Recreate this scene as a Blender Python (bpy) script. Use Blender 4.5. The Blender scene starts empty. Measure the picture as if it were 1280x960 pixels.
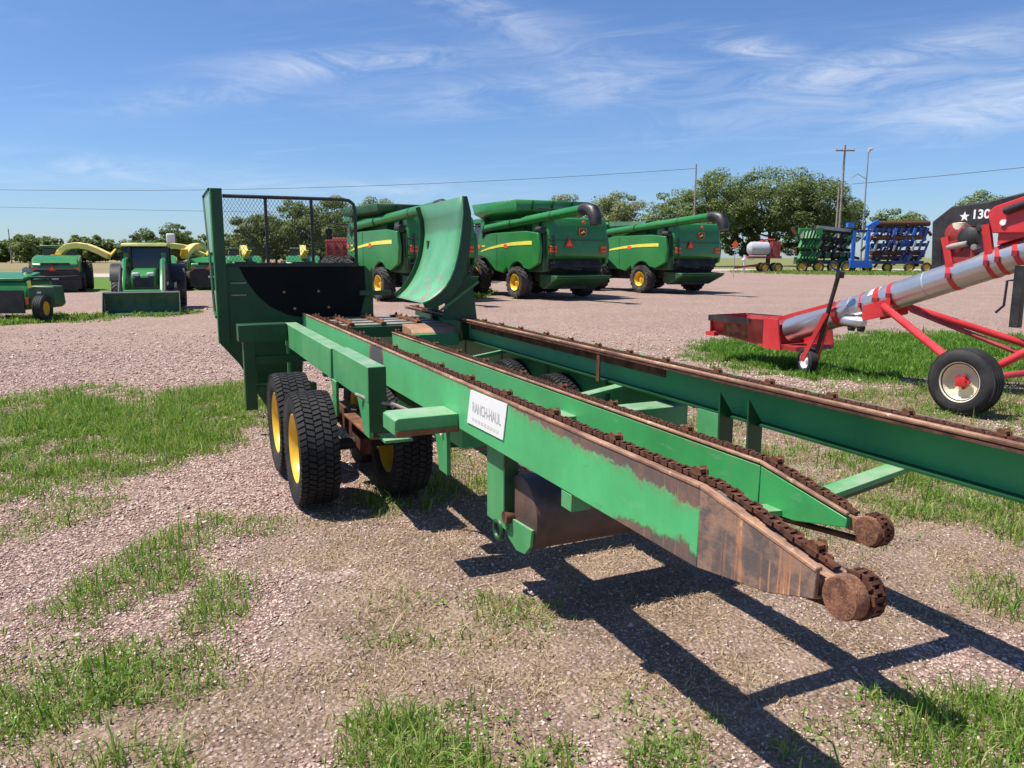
import bpy, bmesh, math, random
import numpy as np
from mathutils import Vector, Matrix

# ------------------------------------------------------------------ camera, sky, sun, exposure
SC = bpy.context.scene
COL = SC.collection
CAM_H = 1.6
PITCH = math.atan(158 / 960)
cam_data = bpy.data.cameras.new('camera')
cam_data.lens = 27.0
cam_data.sensor_width = 36.0
cam_data.clip_start = 0.05
cam_data.clip_end = 5000
cam = bpy.data.objects.new('camera', cam_data)
cam.location = (0, 0, CAM_H)
cam.rotation_euler = (math.pi / 2 - PITCH, 0, 0)
COL.objects.link(cam)
SC.camera = cam

TO_SUN = Vector((-0.474, -0.052, 1.0)).normalized()
SUN_EL = math.asin(TO_SUN.z)
SUN_AZ = math.atan2(TO_SUN.x, TO_SUN.y)
sun_data = bpy.data.lights.new('sun', 'SUN')
sun_data.energy = 5.0
sun_data.angle = math.radians(0.53)
sun_data.color = (1.0, 0.945, 0.85)
sun = bpy.data.objects.new('sun', sun_data)
sun.rotation_euler = (-TO_SUN).to_track_quat('-Z', 'Y').to_euler()
sun.location = (-6, -2, 12)
COL.objects.link(sun)

SC.view_settings.view_transform = 'Standard'
SC.view_settings.look = 'None'
SC.view_settings.exposure = 0.58
SC.view_settings.gamma = 1.0
SC.view_settings.use_curve_mapping = False
SC.cycles.max_bounces = 6
SC.cycles.diffuse_bounces = 2
SC.cycles.glossy_bounces = 3
SC.cycles.transmission_bounces = 4
SC.cycles.transparent_max_bounces = 8


class NT:
    """thin wrapper to write node trees in a compact way"""
    def __init__(self, tree):
        self.t = tree
        self.n = tree.nodes
        self.l = tree.links

    def new(self, typ, **kw):
        nd = self.n.new(typ)
        for k, v in kw.items():
            setattr(nd, k, v)
        return nd

    def put(self, sock, val):
        if hasattr(val, 'is_linked') or isinstance(val, bpy.types.NodeSocket):
            self.l.new(val, sock)
        else:
            if isinstance(val, (tuple, list)) and len(val) == 3 and sock.type == 'RGBA':
                val = (*val, 1)
            sock.default_value = val

    def math(self, op, a, b=0.0, c=None, clamp=False):
        nd = self.new('ShaderNodeMath', operation=op, use_clamp=clamp)
        self.put(nd.inputs[0], a)
        self.put(nd.inputs[1], b)
        if c is not None:
            self.put(nd.inputs[2], c)
        return nd.outputs[0]

    def sstep(self, v, a, b):
        nd = self.new('ShaderNodeMapRange', interpolation_type='SMOOTHSTEP')
        self.put(nd.inputs[0], v)
        self.put(nd.inputs[1], a)
        self.put(nd.inputs[2], b)
        return nd.outputs[0]

    def mix(self, f, a, b, blend='MIX'):
        nd = self.new('ShaderNodeMix', data_type='RGBA', blend_type=blend)
        self.put(nd.inputs[0], f)
        self.put(nd.inputs[6], a)
        self.put(nd.inputs[7], b)
        return nd.outputs[2]

    def noise(self, vec, scale, detail=3.0, rough=0.55, out=0, dist=0.0):
        nd = self.new('ShaderNodeTexNoise')
        if vec is not None:
            self.l.new(vec, nd.inputs['Vector'])
        nd.inputs['Scale'].default_value = scale
        nd.inputs['Detail'].default_value = detail
        nd.inputs['Roughness'].default_value = rough
        nd.inputs['Distortion'].default_value = dist
        return nd.outputs[out]

    def scale(self, vec, s, off=(0, 0, 0)):
        nd = self.new('ShaderNodeMapping')
        self.l.new(vec, nd.inputs[0])
        nd.inputs['Scale'].default_value = s
        nd.inputs['Location'].default_value = off
        return nd.outputs[0]

    def ramp(self, fac, stops):
        nd = self.new('ShaderNodeValToRGB')
        el = nd.color_ramp.elements
        while len(el) < len(stops):
            el.new(0.5)
        for e, (p, c) in zip(el, stops):
            e.position = p
            e.color = (*c, 1)
        self.l.new(fac, nd.inputs[0])
        return nd.outputs[0]


# world: clear physical sky with thin cirrus streaks
world = bpy.data.worlds.new('World')
SC.world = world
world.use_nodes = True
w = NT(world.node_tree)
w.n.clear()
sky = w.new('ShaderNodeTexSky', sky_type='NISHITA')
sky.sun_disc = False
sky.sun_elevation = SUN_EL
sky.sun_rotation = SUN_AZ
sky.altitude = 300
sky.air_density = 1.0
sky.dust_density = 0.45
sky.ozone_density = 4.0
co = w.new('ShaderNodeTexCoord').outputs['Generated']
sep = w.new('ShaderNodeSeparateXYZ')
w.l.new(co, sep.inputs[0])
az = w.math('ARCTAN2', sep.outputs[0], sep.outputs[1])
el_ = w.math('ARCSINE', sep.outputs[2])
# cloud layer coordinates: where the view ray meets a flat layer high above
zc = w.math('MAXIMUM', sep.outputs[2], 0.03)
px_ = w.math('DIVIDE', sep.outputs[0], zc)
py_ = w.math('DIVIDE', sep.outputs[1], zc)
cmb = w.new('ShaderNodeCombineXYZ')
w.l.new(px_, cmb.inputs[0])
w.l.new(py_, cmb.inputs[1])
rot = w.new('ShaderNodeMapping')
w.l.new(cmb.outputs[0], rot.inputs[0])
rot.inputs['Rotation'].default_value = (0, 0, math.radians(24))
base = rot.outputs[0]
streak = w.noise(w.scale(base, (0.55, 1.9, 1)), 1.0, 7, 0.62, dist=0.6)
wisps = w.noise(w.scale(base, (1.6, 7.5, 1)), 1.0, 8, 0.7, dist=0.9)
cl = w.math('MULTIPLY', w.sstep(streak, 0.50, 0.80), w.sstep(wisps, 0.34, 0.75))
angv = w.new('ShaderNodeCombineXYZ')
w.l.new(az, angv.inputs[0])
w.l.new(el_, angv.inputs[1])
fine = w.noise(w.scale(angv.outputs[0], (7, 30, 1)), 1.0, 7, 0.68, dist=1.2)
# the larger streaks that stand in this sky: azimuth, elevation, half length, half width, tilt, strength (degrees)
CLOUDS = [(-17, 18.5, 7, 1.5, 3, 0.55), (-11, 13.2, 7.5, 0.7, 5, 0.75), (-19, 11.0, 8, 0.9, 12, 0.35), (-1, 16.2, 9, 1.6, -20, 0.4),
          (3, 11.6, 13, 1.4, 4, 0.42), (14.5, 14.2, 2.6, 0.5, -4, 0.85), (17.5, 13.4, 2.2, 0.4, -3, 0.7), (24, 12.3, 9, 0.8, 6, 0.5),
          (32, 17.7, 9, 1.3, -26, 0.8), (34, 9.3, 10, 1.3, 6, 0.8), (22, 10.6, 11, 1.5, 9, 0.38), (-30, 5.6, 10, 0.8, 0, 0.45), (-12, 4.8, 12, 0.6, 0, 0.35),
          (45, 14, 12, 1.8, 14, 0.6), (-48, 12, 12, 1.5, 8, 0.5), (70, 20, 14, 3, 20, 0.5), (-75, 24, 14, 3, -10, 0.5)]
acc = None
for (a0, e0, ha, he, tl, st) in CLOUDS:
    da = w.math('SUBTRACT', az, math.radians(a0))
    de = w.math('SUBTRACT', el_, math.radians(e0))
    c0, s0 = math.cos(math.radians(tl)), math.sin(math.radians(tl))
    ux = w.math('ADD', w.math('MULTIPLY', da, c0 / math.radians(ha)), w.math('MULTIPLY', de, s0 / math.radians(ha)))
    uy = w.math('ADD', w.math('MULTIPLY', da, -s0 / math.radians(he)), w.math('MULTIPLY', de, c0 / math.radians(he)))
    r2 = w.math('ADD', w.math('MULTIPLY', ux, ux), w.math('MULTIPLY', uy, uy))
    g = w.math('MULTIPLY', w.math('POWER', 2.718, w.math('MULTIPLY', r2, -1.0)), st)
    acc = g if acc is None else w.math('ADD', acc, g)
cl2 = w.math('MULTIPLY', acc, w.sstep(fine, 0.30, 0.72))
cover = w.math('ADD', w.math('MULTIPLY', cl, 0.28), cl2, clamp=True)
cover = w.math('MULTIPLY', cover, w.sstep(el_, 0.01, 0.09))
cover = w.math('MULTIPLY', cover, 0.78)
skyc = w.mix(1.0, sky.outputs[0], (0.82, 0.99, 1.25), 'MULTIPLY')
mixed = w.mix(cover, skyc, (8.6, 8.9, 9.6))
bg = w.new('ShaderNodeBackground')
w.l.new(mixed, bg.inputs[0])
bg.inputs[1].default_value = 0.074
wo = w.new('ShaderNodeOutputWorld')
w.l.new(bg.outputs[0], wo.inputs[0])


# ------------------------------------------------------------------ measuring helpers
CP, SP = math.cos(PITCH), math.sin(PITCH)
def G(u, v, h=0.0):
    """ground (or height h) point of a place measured in the photograph"""
    a, b = (u - 640) / 960, (v - 480) / 960
    r = (a, CP - b * SP, SP + b * CP)
    k = (CAM_H - h) / r[2]
    return Vector((r[0] * k, r[1] * k, h))
def at_y(u, v, y):
    """point at forward distance y seen in direction (u, v)"""
    a, b = (u - 640) / 960, (v - 480) / 960
    f = CP - b * SP
    return Vector((a / f * y, y, CAM_H - (SP + b * CP) / f * y))


# ------------------------------------------------------------------ mesh builder
class MB:
    def __init__(self, off=(0, 0, 0)):
        self.v, self.f, self.o = [], [], Vector(off)

    def add(self, vs, fs):
        n = len(self.v)
        self.v += [tuple(Vector(p) - self.o) for p in vs]
        self.f += [tuple(i + n for i in q) for q in fs]
        return self

    def box(self, x0, x1, y0, y1, z0, z1):
        vs = [(x, y, z) for z in (z0, z1) for y in (y0, y1) for x in (x0, x1)]
        return self.add(vs, [(0, 2, 3, 1), (4, 5, 7, 6), (0, 1, 5, 4), (2, 6, 7, 3), (0, 4, 6, 2), (1, 3, 7, 5)])

    def beam(self, p, q, wd, ht, up=(0, 0, 1), w2=None, h2=None):
        p, q, up = Vector(p), Vector(q), Vector(up)
        d = (q - p).normalized()
        s = d.cross(up)
        if s.length < 1e-4:
            s = d.cross(Vector((0, 1, 0)))
        s.normalize()
        u = s.cross(d)
        vs = []
        for c, a, b in ((p, wd, ht), (q, w2 or wd, h2 or ht)):
            for i, j in ((-1, -1), (1, -1), (1, 1), (-1, 1)):
                vs.append(c + s * (i * a / 2) + u * (j * b / 2))
        return self.add(vs, [(3, 2, 1, 0), (4, 5, 6, 7), (0, 1, 5, 4), (1, 2, 6, 5), (2, 3, 7, 6), (3, 0, 4, 7)])

    def tube(self, pts, r, n=10, cap=True):
        pts = [Vector(p) for p in pts]
        rs = r if isinstance(r, (list, tuple)) else [r] * len(pts)
        vs, fs = [], []
        prev = None
        for i, p in enumerate(pts):
            d = (pts[min(i + 1, len(pts) - 1)] - pts[max(i - 1, 0)]).normalized()
            if prev is None:
                a = Vector((0, 0, 1)) if abs(d.z) < 0.9 else Vector((1, 0, 0))
                prev = a - d * a.dot(d)
            prev = (prev - d * prev.dot(d)).normalized()
            b = d.cross(prev)
            for k in range(n):
                t = 2 * math.pi * k / n
                vs.append(p + (prev * math.cos(t) + b * math.sin(t)) * rs[i])
        for i in range(len(pts) - 1):
            for k in range(n):
                k2 = (k + 1) % n
                fs.append((i * n + k, i * n + k2, (i + 1) * n + k2, (i + 1) * n + k))
        if cap:
            fs.append(tuple(range(n - 1, -1, -1)))
            m = (len(pts) - 1) * n
            fs.append(tuple(m + k for k in range(n)))
        return self.add(vs, fs)

    def prism(self, poly, plane, a0, a1):
        def P(p, a):
            return {'xz': (p[0], a, p[1]), 'yz': (a, p[0], p[1]), 'xy': (p[0], p[1], a)}[plane]
        n = len(poly)
        vs = [P(p, a0) for p in poly] + [P(p, a1) for p in poly]
        fs = [tuple(range(n - 1, -1, -1)), tuple(range(n, 2 * n))]
        fs += [(i, (i + 1) % n, n + (i + 1) % n, n + i) for i in range(n)]
        return self.add(vs, fs)

    def lathe(self, prof, n=32, c=(0, 0, 0), axis='x', closed=False, cap=True):
        """prof: list of (radius, along axis)"""
        vs, fs = [], []
        for r, a in prof:
            for k in range(n):
                t = 2 * math.pi * k / n
                y, z = r * math.cos(t), r * math.sin(t)
                p = {'x': (a, y, z), 'y': (y, a, z), 'z': (y, z, a)}[axis]
                vs.append(Vector(c) + Vector(p))
        m = len(prof)
        for i in range(m if closed else m - 1):
            j = (i + 1) % m
            for k in range(n):
                k2 = (k + 1) % n
                fs.append((i * n + k, i * n + k2, j * n + k2, j * n + k))
        if not closed and cap:
            if prof[0][0] > 1e-5:
                fs.append(tuple(range(n - 1, -1, -1)))
            if prof[-1][0] > 1e-5:
                fs.append(tuple((m - 1) * n + k for k in range(n)))
        return self.add(vs, fs)

    def strip(self, pts, axis_vec, thick):
        """a bent sheet: polyline pts extruded along axis_vec, with thickness"""
        pts = [Vector(p) for p in pts]
        ax = Vector(axis_vec)
        m = len(pts)
        nr = []
        for i in range(m):
            d = (pts[min(i + 1, m - 1)] - pts[max(i - 1, 0)])
            nr.append(d.cross(ax).normalized() * thick)
        a = pts
        b = [p + n for p, n in zip(pts, nr)]
        vs = a + [p + ax for p in a] + b + [p + ax for p in b]
        fs = []
        for i in range(m - 1):
            fs.append((i, i + 1, m + i + 1, m + i))
            fs.append((2 * m + i, 3 * m + i, 3 * m + i + 1, 2 * m + i + 1))
            fs.append((i, 2 * m + i, 2 * m + i + 1, i + 1))
            fs.append((m + i, m + i + 1, 3 * m + i + 1, 3 * m + i))
        fs.append((0, m, 3 * m, 2 * m))
        fs.append((m - 1, 3 * m - 1, 4 * m - 1, 2 * m - 1))
        return self.add(vs, fs)

    def mesh(self, name, smooth=40):
        me = bpy.data.meshes.new(name)
        me.from_pydata(self.v, [], self.f)
        bm = bmesh.new()
        bm.from_mesh(me)
        bmesh.ops.recalc_face_normals(bm, faces=bm.faces)
        bm.to_mesh(me)
        bm.free()
        if smooth:
            me.polygons.foreach_set('use_smooth', [True] * len(me.polygons))
            me.set_sharp_from_angle(angle=math.radians(smooth))
        me.update()
        return me


def link(name, me, mat=None, parent=None):
    o = bpy.data.objects.new(name, me)
    COL.objects.link(o)
    if mat is not None and me is not None and len(me.materials) == 0:
        me.materials.append(mat)
    if parent is not None:
        o.parent = parent
    return o

def obj(name, mb, mat, parent=None, smooth=40, bevel=0.0):
    o = link(name, mb.mesh(name, smooth), mat, parent)
    if bevel:
        m = o.modifiers.new('bevel', 'BEVEL')
        m.width = bevel
        m.segments = 2
        m.limit_method = 'ANGLE'
        m.angle_limit = math.radians(40)
    return o

def thing(name, label, cat, loc=(0, 0, 0), rz=0.0, group=None):
    o = bpy.data.objects.new(name, None)
    COL.objects.link(o)
    o.empty_display_size = 0.3
    o.location = loc
    o.rotation_euler = (0, 0, rz)
    return tag(o, label, cat, group)

def tag(o, label=None, cat=None, group=None, kind=None):
    for k, v in (('label', label), ('category', cat), ('group', group), ('kind', kind)):
        if v:
            o[k] = v
    return o

def empty(name, parent, loc=(0, 0, 0), rot=(0, 0, 0)):
    o = bpy.data.objects.new(name, None)
    COL.objects.link(o)
    o.parent = parent
    o.location = loc
    o.rotation_euler = rot
    o.empty_display_size = 0.1
    return o

def copy_tree(o, parent=None, loc=None, rz=None, label=None):
    c = o.copy()
    COL.objects.link(c)
    c.parent = parent
    if loc is not None:
        c.location = loc
    if rz is not None:
        c.rotation_euler = (0, 0, rz)
    if label:
        c['label'] = label
    for ch in o.children:
        copy_tree(ch, c)
    return c

def text_mesh(name, s, size, mat, parent, loc, rot, extrude=0.002, bold=0.0, sx=1.0):
    cu = bpy.data.curves.new(name, 'FONT')
    cu.body = s
    cu.size = size
    cu.extrude = extrude
    cu.offset = bold
    cu.align_x = 'CENTER'
    cu.align_y = 'CENTER'
    t = bpy.data.objects.new(name, cu)
    COL.objects.link(t)
    dg = bpy.context.evaluated_depsgraph_get()
    me = bpy.data.meshes.new_from_object(t.evaluated_get(dg))
    bpy.data.objects.remove(t)
    o = link(name, me, mat, parent)
    o.location = loc
    o.rotation_euler = rot
    o.scale = (sx, 1, 1)
    return o


# ------------------------------------------------------------------ materials
MATS = {}
def mat_base(name):
    m = bpy.data.materials.new(name)
    m.use_nodes = True
    t = NT(m.node_tree)
    bs = t.n['Principled BSDF']
    return m, t, bs

def paint(name, col, rough=0.45, metal=0.0, var=0.25, dust=0.0, rust=0.0, scale=3.0, bump=0.02, coat=0.0, dustcol=(0.30, 0.25, 0.20), spec=0.5, top=0.0):
    """painted / worn surface: slight tone drift, dust film on it, rust freckles"""
    m, t, bs = mat_base(name)
    oc = t.new('ShaderNodeTexCoord').outputs['Object']
    n1 = t.noise(oc, scale, 4, 0.6)
    n2 = t.noise(oc, scale * 9, 4, 0.65)
    dark = tuple(c * (1 - var) for c in col)
    lite = tuple(min(1, c * (1 + var * 0.8)) for c in col)
    c = t.mix(t.sstep(n1, 0.3, 0.7), dark, lite)
    if dust:
        dm = t.math('MULTIPLY', t.sstep(t.math('ADD', n1, t.math('MULTIPLY', n2, 0.5)), 0.55, 1.0), dust)
        c = t.mix(dm, c, dustcol)
    if top:
        # dust and chalk settle on faces that look up
        gn = t.new('ShaderNodeSeparateXYZ')
        t.l.new(t.new('ShaderNodeNewGeometry').outputs['True Normal'], gn.inputs[0])
        tm_ = t.math('MULTIPLY', t.sstep(gn.outputs[2], 0.6, 0.9), t.sstep(t.noise(oc, scale * 3, 5, 0.7), 0.25, 0.65))
        c = t.mix(t.math('MULTIPLY', tm_, top), c, dustcol)
    if rust:
        n3 = t.noise(oc, scale * 5, 6, 0.75)
        rm = t.sstep(n3, 0.72 - rust * 0.22, 0.80 - rust * 0.18)
        rc = t.mix(n2, (0.09, 0.032, 0.014), (0.26, 0.10, 0.04))
        c = t.mix(rm, c, rc)
        rg = t.math('ADD', t.math('MULTIPLY', rm, 0.4), rough, clamp=True)
        t.put(bs.inputs['Roughness'], rg)
    else:
        r = t.math('ADD', t.math('MULTIPLY', t.math('SUBTRACT', n1 if metal > 0.5 else n2, 0.5), 0.10 if metal > 0.5 else 0.25), rough, clamp=True)
        t.put(bs.inputs['Roughness'], r)
    t.put(bs.inputs['Base Color'], c)
    bs.inputs['Metallic'].default_value = metal
    bs.inputs['Specular IOR Level'].default_value = spec
    if coat:
        bs.inputs['Coat Weight'].default_value = coat
        bs.inputs['Coat Roughness'].default_value = 0.15
    if bump:
        b = t.new('ShaderNodeBump')
        b.inputs['Strength'].default_value = 0.25
        b.inputs['Distance'].default_value = bump
        t.l.new(n2, b.inputs['Height'])
        t.l.new(b.outputs[0], bs.inputs['Normal'])
    MATS[name] = m
    return m

paint('machine_green', (0.018, 0.190, 0.034), 0.34, var=0.12, dust=0.06, bump=0.0, scale=0.6, coat=0.3)
paint('machine_green_dark', (0.014, 0.085, 0.028), 0.5, var=0.15, dust=0.10, bump=0.0, scale=1.0)
paint('machine_yellow', (0.80, 0.50, 0.03), 0.4, var=0.10, dust=0.12, bump=0.0)
paint('spout_yellow', (0.74, 0.60, 0.16), 0.45, var=0.12, dust=0.12, bump=0.0)
paint('stripe_yellow', (0.82, 0.74, 0.10), 0.4, var=0.08, bump=0.0)
paint('tyre_rubber', (0.022, 0.022, 0.024), 0.75, var=0.3, dust=0.22, scale=4, bump=0.004, dustcol=(0.11, 0.10, 0.09), spec=0.25)
paint('tyre_dusty', (0.035, 0.034, 0.034), 0.85, var=0.3, dust=0.45, scale=3, bump=0.0, dustcol=(0.16, 0.145, 0.13), spec=0.2)
paint('black_plastic', (0.012, 0.012, 0.014), 0.45, var=0.2, dust=0.1, bump=0.0)
paint('dark_parts', (0.020, 0.020, 0.020), 0.7, var=0.4, dust=0.25, bump=0.0, dustcol=(0.07, 0.06, 0.05))
paint('orange_lamp', (0.75, 0.10, 0.02), 0.3, var=0.1, bump=0.0)
paint('smv_orange', (0.95, 0.13, 0.015), 0.5, var=0.05, bump=0.0)
paint('red_border', (0.42, 0.015, 0.012), 0.4, var=0.1, bump=0.0)
paint('auger_red', (0.56, 0.022, 0.026), 0.36, var=0.14, dust=0.10, scale=2.5, bump=0.004, coat=0.25)
paint('old_red', (0.34, 0.028, 0.022), 0.55, var=0.25, dust=0.2, rust=0.3, bump=0.0)
paint('tillage_blue', (0.012, 0.15, 0.62), 0.4, var=0.15, dust=0.08, bump=0.0)
paint('tillage_blue_dark', (0.010, 0.030, 0.16), 0.5, var=0.3, dust=0.15, bump=0.0)
paint('rust_metal', (0.17, 0.068, 0.034), 0.82, var=0.5, dust=0.25, scale=9, bump=0.01, dustcol=(0.30, 0.16, 0.09), spec=0.3)
paint('rust_dark', (0.085, 0.034, 0.020), 0.8, var=0.5, dust=0.3, scale=14, bump=0.008, dustcol=(0.20, 0.085, 0.05), spec=0.3)
paint('rust_pale', (0.40, 0.235, 0.145), 0.7, var=0.35, dust=0.35, scale=6, bump=0.006, dustcol=(0.30, 0.14, 0.07), spec=0.3)
def strip_mat():
    m, t, bs = mat_base('rust_light')
    oc = t.new('ShaderNodeTexCoord').outputs['Object']
    n1 = t.noise(t.scale(oc, (3, 1, 3)), 3.0, 6, 0.7)
    n2 = t.noise(oc, 45, 4, 0.7)
    c = t.mix(t.sstep(n1, 0.36, 0.62), (0.15, 0.070, 0.042), (0.42, 0.245, 0.150))
    c = t.mix(t.sstep(n2, 0.5, 0.75), c, (0.24, 0.105, 0.055))
    c = t.mix(t.sstep(t.noise(oc, 13, 4, 0.6), 0.62, 0.70), c, (0.58, 0.44, 0.31))
    t.put(bs.inputs['Base Color'], c)
    bs.inputs['Roughness'].default_value = 0.65
    b = t.new('ShaderNodeBump')
    b.inputs['Strength'].default_value = 0.5
    b.inputs['Distance'].default_value = 0.003
    t.l.new(n2, b.inputs['Height'])
    t.l.new(b.outputs[0], bs.inputs['Normal'])
    MATS['rust_light'] = m
strip_mat()
paint('worn_steel', (0.33, 0.29, 0.25), 0.5, metal=0.3, var=0.3, rust=0.5, scale=6, bump=0.004)
paint('galvanized', (0.58, 0.58, 0.58), 0.33, metal=0.85, var=0.06, dust=0.04, scale=2, bump=0.0)
paint('grey_tank', (0.42, 0.43, 0.44), 0.5, var=0.12, dust=0.15, bump=0.0)
paint('cream_rim', (0.72, 0.66, 0.47), 0.45, var=0.10, dust=0.10, scale=6, bump=0.0)
paint('white_rim', (0.78, 0.77, 0.73), 0.45, var=0.06, bump=0.0)
paint('yellow_rim', (0.78, 0.47, 0.02), 0.42, var=0.12, dust=0.10, scale=6, bump=0.0)
paint('white_sheet', (0.80, 0.80, 0.79), 0.55, var=0.05, dust=0.05, bump=0.0)
paint('sign_paint', (0.78, 0.78, 0.76), 0.6, var=0.06, dust=0.30, rust=0.10, scale=6, bump=0.0, dustcol=(0.52, 0.48, 0.42))
paint('faint_ink', (0.40, 0.40, 0.41), 0.6, var=0.1, bump=0.0)
paint('white_print', (0.8, 0.8, 0.8), 0.5, var=0.05, bump=0.0)
paint('wood_pole', (0.26, 0.22, 0.19), 0.85, var=0.3, scale=2, bump=0.0)
paint('pole_metal', (0.34, 0.34, 0.34), 0.5, metal=0.4, var=0.1, bump=0.0)
paint('wire_metal', (0.12, 0.12, 0.13), 0.5, var=0.1, bump=0.0)
paint('bark', (0.10, 0.075, 0.055), 0.9, var=0.35, scale=4, bump=0.01)
paint('glass_dark', (0.02, 0.03, 0.035), 0.08, var=0.1, bump=0.0, spec=0.6)
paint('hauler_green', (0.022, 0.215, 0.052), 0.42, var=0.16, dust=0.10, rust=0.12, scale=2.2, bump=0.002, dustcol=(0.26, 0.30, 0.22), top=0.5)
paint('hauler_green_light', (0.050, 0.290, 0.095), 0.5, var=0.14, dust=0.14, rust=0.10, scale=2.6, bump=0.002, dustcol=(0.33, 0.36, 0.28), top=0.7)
paint('hauler_green_shaded', (0.005, 0.062, 0.018), 0.45, var=0.2, dust=0.10, rust=0.10, scale=2.5, bump=0.002, dustcol=(0.10, 0.12, 0.08))  # darker copy of the hauler green, with shade put into its colour
paint('rubber_sheet', (0.006, 0.006, 0.007), 0.85, var=0.25, dust=0.10, scale=2, bump=0.003, dustcol=(0.02, 0.02, 0.02), spec=0.2)

def disc_rust():
    m, t, bs = mat_base('disc_rust')
    oc = t.new('ShaderNodeTexCoord').outputs['Object']
    n1 = t.noise(oc, 24, 6, 0.75)
    n2 = t.noise(oc, 150, 5, 0.75)
    c = t.mix(t.sstep(n1, 0.35, 0.65), (0.085, 0.036, 0.022), (0.27, 0.115, 0.058))
    c = t.mix(t.sstep(n2, 0.54, 0.66), c, (0.34, 0.17, 0.095))
    c = t.mix(t.sstep(n2, 0.44, 0.36), c, (0.035, 0.018, 0.013))
    t.put(bs.inputs['Base Color'], c)
    bs.inputs['Roughness'].default_value = 0.85
    b = t.new('ShaderNodeBump')
    b.inputs['Strength'].default_value = 0.9
    b.inputs['Distance'].default_value = 0.003
    t.put(b.inputs['Height'], t.math('ADD', n1, n2))
    t.l.new(b.outputs[0], bs.inputs['Normal'])
    MATS['disc_rust'] = m
disc_rust()

def rail_paint(name, col, ztop, ytail, yoff, zoff, far_scar=None, amount=1.0):
    """green rail paint; bare rust creeps down from the worn top edge and up from the lower edge towards the tail; streaks run down"""
    m, t, bs = mat_base(name)
    oc = t.new('ShaderNodeTexCoord').outputs['Object']
    sp = t.new('ShaderNodeSeparateXYZ')
    t.l.new(oc, sp.inputs[0])
    yy = t.math('ADD', sp.outputs[1], yoff)
    zz = t.math('ADD', sp.outputs[2], zoff)
    n1 = t.noise(oc, 2.4, 4, 0.6)
    n2 = t.noise(oc, 30, 4, 0.65)
    n3 = t.noise(t.scale(oc, (1, 5, 2.2)), 2.2, 6, 0.7)
    st = t.noise(t.scale(oc, (1, 26, 1.1)), 1.3, 5, 0.6)
    c = t.mix(t.sstep(n1, 0.3, 0.72), tuple(k * 0.86 for k in col), tuple(k * 1.14 for k in col))
    # chalky fade away from the tail
    fade = t.math('MULTIPLY', t.sstep(yy, 2.4, 5.2), 0.42)
    c = t.mix(fade, c, (0.165, 0.50, 0.250))
    # top edge loss: grows towards the tail
    grow = t.math('ADD', t.math('MULTIPLY', t.sstep(yy, 3.4, ytail), 0.060 * amount), 0.010)
    depth = t.math('SUBTRACT', ztop, zz)
    edge = t.math('SUBTRACT', t.math('ADD', grow, t.math('MULTIPLY', t.math('SUBTRACT', n3, 0.5), 0.13)), depth)
    m1 = t.sstep(edge, -0.004, 0.012)
    low = t.math('ADD', t.math('MULTIPLY', t.sstep(yy, ytail + 0.70, ytail + 0.1), 0.085 * amount), -0.020)
    up = t.math('SUBTRACT', t.math('ADD', low, t.math('MULTIPLY', t.math('SUBTRACT', n3, 0.5), 0.16)), t.math('SUBTRACT', zz, ztop - 0.25))
    m2 = t.sstep(up, -0.004, 0.012)
    spots = t.sstep(t.noise(oc, 22, 5, 0.7), 0.715, 0.735)
    scr = t.math('MULTIPLY', t.sstep(t.noise(t.scale(oc, (1, 3.2, 40)), 1.6, 3, 0.6), 0.70, 0.72), t.sstep(yy, ytail + 0.8, ytail + 0.3))
    rm = t.math('MAXIMUM', t.math('MAXIMUM', m1, m2), t.math('MAXIMUM', spots, scr))
    bare = t.mix(t.sstep(n3, 0.35, 0.7), (0.095, 0.074, 0.066), (0.21, 0.115, 0.075))
    bare = t.mix(t.math('MULTIPLY', t.sstep(st, 0.60, 0.68), t.sstep(n1, 0.35, 0.6)), bare, (0.46, 0.24, 0.12))
    c = t.mix(rm, c, bare)
    halo = t.math('MULTIPLY', t.sstep(edge, -0.035, 0.004), t.sstep(n2, 0.35, 0.65))
    halo = t.math('MAXIMUM', halo, t.math('MULTIPLY', t.sstep(up, -0.03, 0.004), t.sstep(n2, 0.4, 0.7)))
    c = t.mix(t.math('MULTIPLY', t.math('MULTIPLY', halo, t.math('SUBTRACT', 1.0, rm)), 0.55), c, (0.20, 0.13, 0.075))
    # dull scuffs and chalk
    c = t.mix(t.math('MULTIPLY', t.sstep(t.noise(t.scale(oc, (1, 1.5, 6)), 5.0, 6, 0.75), 0.56, 0.74), 0.30), c, (0.30, 0.42, 0.31))
    run = t.math('MULTIPLY', t.sstep(st, 0.58, 0.72), t.sstep(yy, ytail + 4.2, ytail + 0.6))
    run = t.math('MULTIPLY', run, t.sstep(depth, 0.17, 0.02))
    c = t.mix(t.math('MULTIPLY', run, 0.6), c, (0.22, 0.12, 0.06))
    if far_scar:
        dy = t.math('DIVIDE', t.math('SUBTRACT', yy, far_scar[0]), 0.20)
        dz = t.math('DIVIDE', t.math('SUBTRACT', zz, far_scar[1]), 0.145)
        rr = t.math('ADD', t.math('MULTIPLY', dy, dy), t.math('MULTIPLY', dz, dz))
        rr = t.math('ADD', rr, t.math('MULTIPLY', t.math('SUBTRACT', n3, 0.5), 0.8))
        sm = t.sstep(rr, 1.05, 0.95)
        sc = t.mix(t.sstep(rr, 0.62, 0.80), (0.085, 0.085, 0.09), (0.24, 0.13, 0.09))
        c = t.mix(sm, c, sc)
        rm = t.math('MAXIMUM', rm, sm)
    t.put(bs.inputs['Base Color'], c)
    t.put(bs.inputs['Roughness'], t.math('ADD', t.math('MULTIPLY', rm, 0.32), 0.42))
    b = t.new('ShaderNodeBump')
    b.inputs['Strength'].default_value = 0.35
    b.inputs['Distance'].default_value = 0.004
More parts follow.
